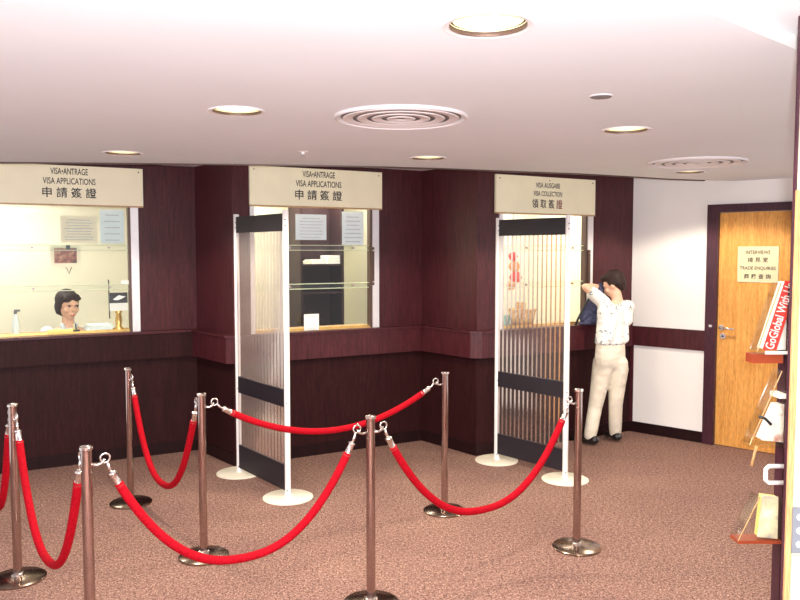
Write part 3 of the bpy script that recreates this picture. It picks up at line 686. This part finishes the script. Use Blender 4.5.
# hanging paper decoration
N = -0.20
u, zt = w3.hit(513, 262, N); _, zb_ = w3.hit(516, 300, N)
t = thing('hanging_ornament', 'red and orange paper ornament hanging in the collection window', 'ornament', w3.pt(u, N, zt + 0.05), w3.ang)
loc_kid('string', lambda b: tube(b, [(0, 0, 0), (0, 0, HZ - 0.05 - zt - 0.05)], 0.002, 6), 'black_plastic', t)
for k, (dx, dz, r, m) in enumerate(((0, 0.0, 0.045, 'red_print'), (0.015, -0.09, 0.055, 'orange_clay'), (0.03, -0.19, 0.06, 'red_print'), (-0.02, -0.26, 0.045, 'orange_clay'))):
    loc_kid('lantern', lambda b: lathe(b, [(0, -r), (r * 0.6, -r * 0.8), (r, 0), (r * 0.6, r * 0.8), (0, r)], 16, (dx, 0, dz)), m, t, True)
# wall board on the back of the booth
N = -1.39
u0, zt = w3.hit(534, 232, N); u1, zb_ = w3.hit(572, 268, N); t = thing('wall_cabinet', 'white wall cabinet seen through the collection window', 'cabinet', w3.pt((u0 + u1) / 2, N, zb_))
bm = BM(); w3.box(bm, u0, u1, N, N + 0.18, zb_, zt); kid('body', bm, 'white_powder', t)
um = (u0 + u1) / 2
for a, b_ in ((u0 + 0.01, um - 0.005), (um + 0.005, u1 - 0.01)):
    bm = BM(); w3.box(bm, a, b_, N + 0.18, N + 0.195, zb_ + 0.01, zt - 0.01); dd = kid('cabinet_door', bm, 'white_powder', t)
    bm = BM(); c = b_ - 0.05 if b_ < um else a + 0.03; w3.box(bm, c, c + 0.02, N + 0.195, N + 0.215, zb_ + 0.05, zb_ + 0.17); kid('handle', bm, 'black_plastic', dd)

# ------------------------------------------------------------------ people
def ball(bm, c, r, mtx=None):
    rr = r if isinstance(r, (tuple, list)) else (r, r, r)
    m = Matrix.Translation(Vector(c)) @ (mtx.to_4x4() if mtx else Matrix.Identity(4)) @ Matrix.Diagonal((*rr, 1))
    bmesh.ops.create_icosphere(bm, subdivisions=2, radius=1.0, matrix=m)
def limb(bm, pts, mtx=None):
    """pts: list of (point, radius or (rx,ry,rz))"""
    for (p, r), (q, s) in zip(pts, pts[1:]):
        p, q = Vector(p), Vector(q); R = lambda x: Vector(x) if isinstance(x, (tuple, list)) else Vector((x, x, x))
        a, b = R(r), R(s); n = max(2, int((q - p).length / (min(min(a), min(b)) * 0.6)) + 1)
        for i in range(n + 1): ball(bm, p.lerp(q, i / n), tuple(a.lerp(b, i / n)), mtx)
def fuse(name, bm, mat, parent, voxel, smooth=6):
    me = bpy.data.meshes.new(name); bm.to_mesh(me); bm.free()
    o = bpy.data.objects.new(name, me); C.objects.link(o)
    m = o.modifiers.new('r', 'REMESH'); m.mode = 'VOXEL'; m.voxel_size = voxel; m.use_smooth_shade = True
    s = o.modifiers.new('s', 'SMOOTH'); s.iterations = smooth; s.factor = 0.5
    dg = bpy.context.evaluated_depsgraph_get(); me2 = bpy.data.meshes.new_from_object(o.evaluated_get(dg))
    bpy.data.objects.remove(o); bpy.data.meshes.remove(me)
    me2.materials.clear(); me2.materials.append(MATS[mat])
    for p in me2.polygons: p.use_smooth = True
    o = bpy.data.objects.new(name, me2); C.objects.link(o); o.parent = parent; return o
def head(bm, M):
    """head in local frame: +y is the face, z up, origin at head centre, about 0.23 tall; M places it"""
    def b(c, r): 
        bmesh.ops.create_icosphere(bm, subdivisions=3, radius=1.0, matrix=M @ Matrix.Translation(Vector(c)) @ Matrix.Diagonal((*r, 1)))
    b((0, -0.012, 0.025), (0.074, 0.092, 0.088)); b((0, 0.018, -0.035), (0.062, 0.068, 0.072)); b((0, 0.045, -0.085), (0.032, 0.032, 0.026))
    b((0, 0.088, -0.020), (0.013, 0.018, 0.018)); b((0, 0.082, -0.002), (0.009, 0.014, 0.026))
    b((0, 0.080, -0.058), (0.022, 0.012, 0.007)); b((0, 0.078, -0.068), (0.020, 0.012, 0.007))
    for s in (-1, 1):
        b((s * 0.040, 0.062, -0.028), (0.022, 0.02, 0.022)); b((s * 0.074, -0.004, -0.012), (0.009, 0.020, 0.030)); b((s * 0.030, 0.074, 0.024), (0.024, 0.012, 0.008))
def hand(bm, wrist, d, palm_n, curl=0.5, size=1.0, flip=1):
    d = Vector(d).normalized(); n = Vector(palm_n); n = (n - d * n.dot(d)).normalized(); s = d.cross(n).normalized() * flip
    w0 = Vector(wrist); c = w0 + d * 0.05 * size
    limb(bm, [(w0, 0.024 * size), (c, 0.026 * size)])
    for k in (-0.026, -0.009, 0.009, 0.026): limb(bm, [(w0 + d * 0.03 + s * k * 0.6, 0.015 * size), (w0 + d * 0.085 * size + s * k, 0.013 * size)])
    for k, L in ((-0.030, 0.060), (-0.010, 0.076), (0.010, 0.080), (0.030, 0.070)):
        p = w0 + d * 0.088 * size + s * k; dd = (d * math.cos(curl * 0.5) + n * math.sin(curl * 0.5)); q = p + dd * L * 0.5
        de = (d * math.cos(curl * 1.3) + n * math.sin(curl * 1.3)); e = q + de * L * 0.5
        limb(bm, [(p, 0.0092), (q, 0.0085), (e, 0.007)])
    p = w0 + d * 0.03 + s * 0.024; q = p + (d * 0.6 + s * 0.6 + n * 0.3).normalized() * 0.045; e = q + (d * 0.9 + n * 0.4).normalized() * 0.035
    limb(bm, [(p, 0.014), (q, 0.011), (e, 0.0085)])
# --- visitor, seen from behind at the collection counter
Yp = 6.90
fwd = Vector((-w3.n.x, -w3.n.y, 0)); rgt = Vector((fwd.y, -fwd.x, 0))         # person's front and right
fL = gz(590, 444.5); fR = gz(615, 441)
base = (fL + fR) / 2
per = thing('person', 'person in white printed T-shirt and beige trousers leaning over the counter', 'person', base)
inv = Matrix.Translation(-base)
def G(px, py, df=0.0, Y=6.98): return at(px, py, Y) + fwd * df - base
hip = G(610, 360); Rw = Matrix((rgt, fwd, (0, 0, 1))).transposed()
crot = G(609, 375); chest = G(614, 317, 0.03); neck = G(622, 299, 0.05); hc = G(620.5, 285, 0.085)
shL = G(607, 303, 0.04); shR = G(630, 307, 0.03)
elL = at(585.5, 287, 7.00) - base; wrL = at(601, 287, 7.16) - base; elR = G(628, 328, 0.16); wrR = at(608, 322, 7.12) - base
anL = fL - base + Vector((0, 0, 0.085)); anR = fR - base + Vector((0, 0, 0.085)); knL = G(597.5, 408, 0.03); knR = G(618, 405, 0.03)
hpL = G(602.5, 369); hpR = G(617.8, 369)
hd = (fwd * 0.80 - rgt * 0.50).normalized(); hx = hd.cross(Vector((0, 0, 1))).normalized()
tilt = Matrix.Rotation(math.radians(-26), 4, 'X')
HM = Matrix.Translation(hc) @ Matrix((hx, hd, (0, 0, 1))).transposed().to_4x4() @ tilt
bm = BM(); head(bm, HM)
limb(bm, [(hc - Vector((0, 0, 0.05)) - fwd * 0.025, 0.047), (neck - Vector((0, 0, 0.03)), 0.052), (chest, 0.09)])
limb(bm, [(neck - Vector((0, 0, 0.06)), (0.12, 0.065, 0.05)), (chest, (0.13, 0.085, 0.09)), (hip, (0.115, 0.085, 0.08))], Rw)
for s, e, w_ in ((shL, elL, wrL), (shR, elR, wrR)): limb(bm, [(s, 0.050), (s.lerp(e, 0.5), 0.044), (e, 0.034), (e.lerp(w_, 0.4), 0.034), (w_, 0.023)])
hand(bm, wrL, (wrL - elL) + Vector((0, 0.05, -0.05)), Vector((0, 0, -1)), 0.9, 1.0, 1); hand(bm, wrR, (wrR - elR), Vector((0, 0, -1)), 0.7, 1.0, -1)
for h_, k_, a_ in ((hpL, knL, anL), (hpR, knR, anR)):
    limb(bm, [(h_, 0.070), (k_, 0.048), (k_.lerp(a_, 0.35), 0.048), (a_, 0.034), (a_ - Vector((0, 0, 0.035)), 0.036)]); limb(bm, [(a_ - Vector((0, 0, 0.04)), 0.034), (a_ + fwd * 0.05 - Vector((0, 0, 0.05)), 0.026)])
fuse('body', bm, 'skin', per, 0.008, 3)
bm = BM(); hem = G(610.5, 346)
limb(bm, [(neck - Vector((0, 0, 0.075)), (0.135, 0.080, 0.050)), (chest + Vector((0, 0, 0.05)), (0.160, 0.105, 0.09)), (chest - Vector((0, 0, 0.08)), (0.160, 0.112, 0.10)), (hem + Vector((0, 0, 0.04)), (0.170, 0.122, 0.05))], Rw)
for s, e, k in ((shL, elL, 0.58), (shR, elR, 0.75)): limb(bm, [(s, 0.066), (s.lerp(e, k), 0.062)])
limb(bm, [(neck - Vector((0, 0, 0.055)), 0.05), (shR, 0.06), (shR - Vector((0, 0, 0.12)), 0.055)]); ball(bm, shL + Vector((0, 0, -0.015)), 0.066)
limb(bm, [(chest + rgt * 0.10 + Vector((0, 0, 0.05)) - fwd * 0.06, 0.035), (hem + rgt * 0.11 + Vector((0, 0, 0.06)) - fwd * 0.08, 0.03)])
limb(bm, [(chest - rgt * 0.04 + Vector((0, 0, 0.02)) - fwd * 0.085, 0.025), (hem - rgt * 0.09 + Vector((0, 0, 0.08)) - fwd * 0.085, 0.03)])
fuse('t_shirt', bm, 'printed_shirt', per, 0.010, 4)
bm = BM()
limb(bm, [(hem + Vector((0, 0, 0.02)), (0.156, 0.112, 0.04)), (hip + Vector((0, 0, 0.03)), (0.160, 0.122, 0.07)), (crot + Vector((0, 0, 0.11)), (0.150, 0.110, 0.07))], Rw)
for h_, k_, a_, sg_ in ((hpL, knL, anL, -1), (hpR, knR, anR, 1)):
    limb(bm, [(h_ + Vector((0, 0, 0.07)) - rgt * 0.012 * sg_, (0.080, 0.116, 0.06)), (h_, (0.080, 0.112, 0.09)), (h_.lerp(k_, 0.5), (0.074, 0.086, 0.08)), (k_, 0.067), (k_.lerp(a_, 0.5), 0.065), (k_.lerp(a_, 0.85), 0.062), (a_, 0.058)], Rw)
fuse('trousers', bm, 'trouser_cloth', per, 0.010, 14)
for a_, yaw in ((anL, 0.15), (anR, -0.35)):
    d = (fwd * math.cos(yaw) + rgt * math.sin(-yaw)).normalized(); q = Vector((a_.x, a_.y, 0))
    bm = BM(); limb(bm, [(q - d * 0.045 + Vector((0, 0, 0.052)), (0.044, 0.044, 0.04)), (q + d * 0.05 + Vector((0, 0, 0.045)), (0.046, 0.046, 0.038)), (q + d * 0.16 + Vector((0, 0, 0.032)), (0.040, 0.040, 0.026))])
    for v_ in bm.verts: v_.co.z = max(v_.co.z, 0.004)
    fuse('shoe', bm, 'shoe_black', per, 0.007, 3)
    bm = BM(); c = q - d * 0.09 + Vector((0, 0, 0.07)); box(bm, c.x - 0.008, c.x + 0.008, c.y - 0.004, c.y + 0.004, c.z - 0.008, c.z + 0.008); place('heel_tab', bm, 'grey_plate', per)
bm = BM()
for c, r in (((0, -0.028, 0.045), (0.084, 0.094, 0.086)), ((0, -0.055, 0.0), (0.074, 0.062, 0.075)), ((0, -0.06, -0.045), (0.055, 0.04, 0.04)), ((0, 0.035, 0.082), (0.066, 0.056, 0.036)), ((0.062, -0.02, 0.02), (0.022, 0.05, 0.05)), ((-0.062, -0.02, 0.02), (0.022, 0.05, 0.05))):
    bmesh.ops.create_icosphere(bm, subdivisions=3, radius=1.0, matrix=HM @ Matrix.Translation(Vector(c)) @ Matrix.Diagonal((*r, 1)))
fuse('hair', bm, 'hair', per, 0.008, 3)
# navy bag slung on the counter in front of the visitor
bq = at(586, 331, 7.0)
lu = w3.hit(586, 328, 0.045)[0]
bag = thing('shoulder_bag', 'navy blue soft bag resting on the counter under the raised arm', 'bag', w3.pt(lu, 0.045, SZ))
BP = lambda px, py, Y=7.09: at(px, py, Y) - bag.location
bm = BM()
limb(bm, [(BP(580, 326), (0.035, 0.05, 0.03)), (BP(590, 322), (0.055, 0.06, 0.05)), (BP(597, 318), (0.055, 0.06, 0.06))])
limb(bm, [(BP(583, 318), (0.035, 0.05, 0.035)), (BP(591, 305), (0.045, 0.05, 0.05)), (BP(597, 296), (0.045, 0.05, 0.05)), (BP(602, 287, 7.13), (0.045, 0.045, 0.045))]); limb(bm, [(BP(591, 312), 0.055), (BP(599, 302), 0.06)])
for v_ in bm.verts: v_.co.z = max(v_.co.z, 0.003)
fuse('bag_body', bm, 'navy_cloth', bag, 0.010, 4)
bm = BM(); tube(bm, [BP(574.5, 328), BP(578, 319, 7.07), BP(585, 305, 7.06), BP(592, 294, 7.05)], 0.011, 8); place('strap', bm, 'black_plastic', bag, True)
bm = BM(); tube(bm, [BP(573, 325), BP(574.5, 328.5)], 0.011, 8); place('strap_clip', bm, 'chrome', bag, True)

# --- clerk behind the wide window
n_c = -0.50
u, zc = w1.hit(68, 305, n_c); hc = w1.pt(u, n_c, zc)
clk = thing('person', 'seated clerk with short dark hair and pale blouse behind the glass', 'person', (hc.x, hc.y, 0))
B0 = Vector((hc.x, hc.y, 0)); hc = hc - B0
fw = (w1.n * 0.92 + w1.u * 0.38).normalized(); rx = fw.cross(Vector((0, 0, 1))).normalized()
HM = Matrix.Translation(hc) @ Matrix((rx, fw, (0, 0, 1))).transposed().to_4x4() @ Matrix.Rotation(math.radians(-10), 4, 'X') @ Matrix.Diagonal((1.08, 1.08, 1.08, 1))
tf = w1.n; tr = tf.cross(Vector((0, 0, 1))).normalized(); Rt = Matrix((tr, tf, (0, 0, 1))).transposed()
bm = BM(); head(bm, HM)
dn = lambda f, r, z: tf * f + tr * r + Vector((0, 0, hc.z + z))
limb(bm, [(hc - Vector((0, 0, 0.06)), 0.050), (dn(-0.02, 0, -0.15), 0.052), (dn(-0.02, 0, -0.22), 0.06)])
limb(bm, [(dn(-0.02, 0, -0.24), (0.15, 0.07, 0.06)), (dn(-0.02, 0, -0.38), (0.15, 0.10, 0.1)), (dn(-0.04, 0, -0.70), (0.15, 0.11, 0.1))], Rt)
for s in (-1, 1):
    a, e, w_ = dn(-0.02, s * 0.17, -0.235), dn(0.0, s * 0.215, -0.45), dn(0.16, s * 0.10, -0.42)
    limb(bm, [(a, 0.05), (e, 0.036), (w_, 0.024)]); hand(bm, w_, w_ - e, Vector((0, 0, -1)), 0.5, 1.0, s)
    limb(bm, [(dn(-0.02, s * 0.09, -0.74), 0.08), (dn(0.25, s * 0.10, -0.74), 0.055), (dn(0.24, s * 0.10, -1.14), 0.04)]); limb(bm, [(dn(0.24, s * 0.1, -hc.z + 0.05), 0.035), (dn(0.34, s * 0.1, -hc.z + 0.03), 0.028)])
fuse('body', bm, 'skin', clk, 0.007, 3)
bm = BM()
limb(bm, [(dn(-0.02, 0, -0.22), (0.10, 0.07, 0.04)), (dn(-0.02, 0, -0.27), (0.17, 0.085, 0.06)), (dn(-0.02, 0, -0.38), (0.165, 0.115, 0.1)), (dn(-0.04, 0, -0.70), (0.165, 0.125, 0.1))], Rt)
for s in (-1, 1): limb(bm, [(dn(-0.02, s * 0.17, -0.24), 0.064), (dn(0.0, s * 0.215, -0.45), 0.05), (dn(0.11, s * 0.13, -0.425), 0.038)])
limb(bm, [(dn(0.03, -0.055, -0.17), 0.022), (dn(0.06, -0.03, -0.25), 0.022)]); limb(bm, [(dn(0.03, 0.055, -0.17), 0.022), (dn(0.06, 0.03, -0.25), 0.022)])
fuse('blouse', bm, 'blouse_blue', clk, 0.008, 4)
bm = BM()
for s in (-1, 1): limb(bm, [(dn(-0.04, s * 0.08, -0.76), 0.10), (dn(0.25, s * 0.10, -0.74), 0.068), (dn(0.24, s * 0.10, -1.10), 0.055)])
fuse('trousers', bm, 'navy_cloth', clk, 0.010, 4)
bm = BM()
for c, r in (((0, -0.028, 0.040), (0.088, 0.096, 0.088)), ((0, -0.05, -0.02), (0.082, 0.066, 0.085)), ((0, 0.035, 0.080), (0.070, 0.050, 0.028)), ((0.073, -0.018, -0.005), (0.018, 0.042, 0.075)), ((-0.073, -0.018, -0.005), (0.018, 0.042, 0.075)), ((0.040, 0.062, 0.062), (0.036, 0.020, 0.026)), ((-0.032, 0.064, 0.064), (0.042, 0.018, 0.022))):
    bmesh.ops.create_icosphere(bm, subdivisions=3, radius=1.0, matrix=HM @ Matrix.Translation(Vector(c)) @ Matrix.Diagonal((*r, 1)))
fuse('hair', bm, 'hair', clk, 0.007, 3)
for s in (-1, 1):
    bm = BM(); bmesh.ops.create_icosphere(bm, subdivisions=2, radius=1.0, matrix=HM @ Matrix.Translation((s * 0.030, 0.078, 0.010)) @ Matrix.Diagonal((0.013, 0.007, 0.006, 1))); place('eye', bm, 'eye_dark', clk, True)
bm = BM(); bmesh.ops.create_icosphere(bm, subdivisions=2, radius=1.0, matrix=HM @ Matrix.Translation((0, 0.087, -0.063)) @ Matrix.Diagonal((0.022, 0.008, 0.008, 1))); place('lips', bm, 'skin_lip', clk, True)
# clerk's stool
t = thing('office_chair', 'dark office chair under the seated clerk', 'chair', B0 + tf * -0.05, w1.ang)
sz = hc.z - 0.86
loc_kid('seat', lambda b: box(b, -0.22, 0.22, -0.21, 0.21, sz - 0.07, sz), 'black_band', t)
loc_kid('backrest', lambda b: box(b, -0.19, 0.19, 0.20, 0.24, sz + 0.10, sz + 0.42), 'black_band', t)
loc_kid('back_post', lambda b: tube(b, [(0, 0.15, sz - 0.06), (0, 0.25, sz - 0.04), (0, 0.25, sz + 0.2)], 0.015, 8), 'black_plastic', t)
loc_kid('column', lambda b: lathe(b, [(0.025, 0.06), (0.025, sz - 0.07)], 16), 'black_plastic', t)
for k in range(5):
    a = k * 2 * math.pi / 5; loc_kid('leg', lambda b: tube(b, [(0, 0, 0.07), (0.24 * math.cos(a), 0.24 * math.sin(a), 0.018)], [0.022, 0.014], 8), 'black_plastic', t)

# ------------------------------------------------------------------ partition end at the right and brochure rack
PX = 1.108; PYY = 2.19
bm = BM(); box(bm, PX + 0.004, 2.3, PYY, PYY + 0.014, 0, ZU); struct(place('wall_partition', bm, 'partition_cream'), 'cream partition end beside the brochure rack')
bm = BM(); box(bm, PX, PX + 0.017, PYY - 0.004, PYY + 0.004, 0, 1.92); struct(place('trim_9', bm, 'tan_wood'), 'light wood edge strip of the partition')
bm = BM(); box(bm, PX - 0.002, PX + 0.004, PYY + 0.004, PYY + 0.016, 0, ZU); struct(place('trim_10', bm, 'frame_wood'), 'dark edge of the partition')
p0 = at(791.5, 507, PYY); p1 = at(802, 552, PYY)
t = thing('button_panel', 'grey control plate with round buttons on the partition', 'switch', (p0.x + 0.04, PYY, p1.z))
bm = BM(); box(bm, p0.x, p0.x + 0.08, PYY - 0.010, PYY, p1.z, p0.z); kid('plate', bm, 'grey_plate', t)
for r in range(3):
    for c in range(2):
        q = Vector((p0.x + 0.02 + 0.034 * c, PYY - 0.010, p1.z + (p0.z - p1.z) * (0.2 + 0.3 * r))); bm = BM()
        W_ = Wall((0, PYY - 0.010), (1, PYY - 0.010)); disc_on(W_, bm, q.x, q.z, 0.009, 0, 0.004, 14); kid('button', bm, 'letter_white', t)
# rack facing left; we see the near ends of its trays
YN, YF = 3.00, 3.075
XB = YN * (790 - 400) / F
rk = thing('brochure_rack', 'brochure rack with clear sloping trays beside the oak door', 'rack', (XB, (YF + YN) / 2, 0))
def rbox(name, x0, x1, y0, y1, z0, z1, mat, par=rk):
    bm = BM(); box(bm, x0, x1, y0, y1, z0, z1); return kid(name, bm, mat, par)
def PN(px, py): return at(px, py, YN)
rbox('back_board', XB, XB + 0.02, YN + 0.01, YF, 0.03, 1.62, 'frame_wood')
rbox('foot', XB - 0.10, XB + 0.20, YN - 0.15, YF + 0.15, 0.0, 0.03, 'frame_wood')
def extr(name, pts, y0, y1, mat, par):
    """profile given in the plane of the near end, drawn back along y"""
    bm = BM(); a = [bm.verts.new((p.x, y0, p.z)) for p in pts]; b = [bm.verts.new((p.x, y1, p.z)) for p in pts]; n = len(pts)
    bm.faces.new(a); bm.faces.new(b[::-1])
    for i in range(n): bm.faces.new((a[i], a[(i + 1) % n], b[(i + 1) % n], b[i]))
    return kid(name, bm, mat, par)
zt_ = [PN(765, 351).z, PN(765, 445).z, PN(765, 541).z]
for k, (xl, xt, yt) in enumerate(((756, 781, 283), (751, 782, 371), (742, 760, 497))):
    z = zt_[k]; x0 = PN(xl, 400).x; T = PN(xt, yt)
    rbox('tray_base', x0, XB, YN, YF, z - 0.012, z, 'acrylic' if k < 2 else 'red_shelf')
    if k == 0:
        rbox('tray_lip', x0 + 0.03, XB, YN - 0.006, YN, z - 0.012, z, 'paper_white'); rbox('shelf_edge', x0 - 0.012, XB - 0.01, YN + 0.012, YF, z - 0.05, z - 0.015, 'red_shelf')
    A = Vector((x0, 0, z)); Bv = Vector((T.x, 0, T.z)); hv = Vector((0.004, 0, 0))
    extr('tray_front', [A, A + hv, Bv + hv, Bv], YN, YF, 'acrylic', rk)
    extr('tray_side', [A + hv, Vector((XB, 0, z)), Vector((XB, 0, T.z)), Bv + hv], YN, YN + 0.004, 'acrylic', rk)
    bm = BM(); tube(bm, [Vector((A.x, YN, A.z)), Vector((Bv.x, YN, Bv.z))], 0.0022, 6); kid('tray_edge', bm, 'tan_wood', rk)
a = PN(779, 394); rbox('tray_shelf', a.x, XB, YN - 0.004, YF, PN(779, 398.5).z, a.z, 'paper_white')
z = PN(765, 482).z; Z2 = PN(765, 465.5).z; x0 = PN(764.5, 470).x; yy = YN - 0.01
bm = BM(); tube(bm, [(XB, yy, Z2), (x0 + 0.012, yy, Z2), (x0, yy, Z2 - 0.012), (x0, yy, z + 0.012), (x0 + 0.012, yy, z), (XB, yy, z)], 0.009, 8); kid('wire_loop', bm, 'white_powder', rk, True)
bm = BM(); tube(bm, [PN(751.5, 466), PN(756.5, 446)], 0.0055, 8); kid('support_rod', bm, 'tan_wood', rk, True)
bm = BM(); tube(bm, [PN(758, 416) - Vector((0, 0.01, 0)), PN(764, 418) - Vector((0, 0.01, 0)), PN(770, 424) - Vector((0, 0.01, 0))], 0.006, 8); kid('tray_clip', bm, 'black_plastic', rk, True)
def book(pix, mat, y0, y1, label, name='brochure', page='paper_white'):
    P = [PN(*p) for p in pix]; c = (P[0] + P[1]) / 2
    t = thing(name, label, 'brochure', (c.x, (y0 + y1) / 2, c.z)); extr('spine', P, y0, y0 + 0.006, mat, t)
    m = (P[0] + P[1] + P[2] + P[3]) / 4; extr('pages', [m + (p - m) * 0.97 for p in P], y0 + 0.006, y1, page, t); return t, P
y0 = YN + 0.012
t, P = book([(764.5, 350.3), (778, 350.3), (800, 281), (787, 281)], 'red_print', y0, YF - 0.008, 'thick red directory with white spine title leaning in the top tray')
up_ = (P[3] - P[0]).normalized(); rt_ = up_.cross(Vector((0, 1, 0))).normalized()
lx = Vector((up_.x, 0, up_.z)); ly = Vector((0, -1, 0)).cross(lx).normalized(); M = Matrix((lx, ly, Vector((0, -1, 0)))).transposed().to_4x4()
ctr = (P[0] + P[1] + P[2] + P[3]) / 4; M.translation = Vector((ctr.x, y0 - 0.001, ctr.z)) - ly * 0.013 - lx * 0.004 - t.location
text_mesh('lettering', 'GoGlobal With Us', 0.036, 'letter_white', t, M, 0.265)
book([(779, 350.3), (794, 350.3), (812, 292), (801, 281)], 'paper_white', y0 + 0.004, YF - 0.008, 'white brochures stacked behind the red directory')
t, P = book([(763, 441), (788, 443.5), (789, 405), (779, 405)], 'leaflet_speckle', y0, YF - 0.008, 'cream leaflets with small marks in the middle tray of the rack')
t, P = book([(759, 538), (779, 540), (780, 498), (764, 496)], 'leaflet_print', y0, YF - 0.03, 'yellow and white picture leaflets in the lowest tray', page='yellow_card')
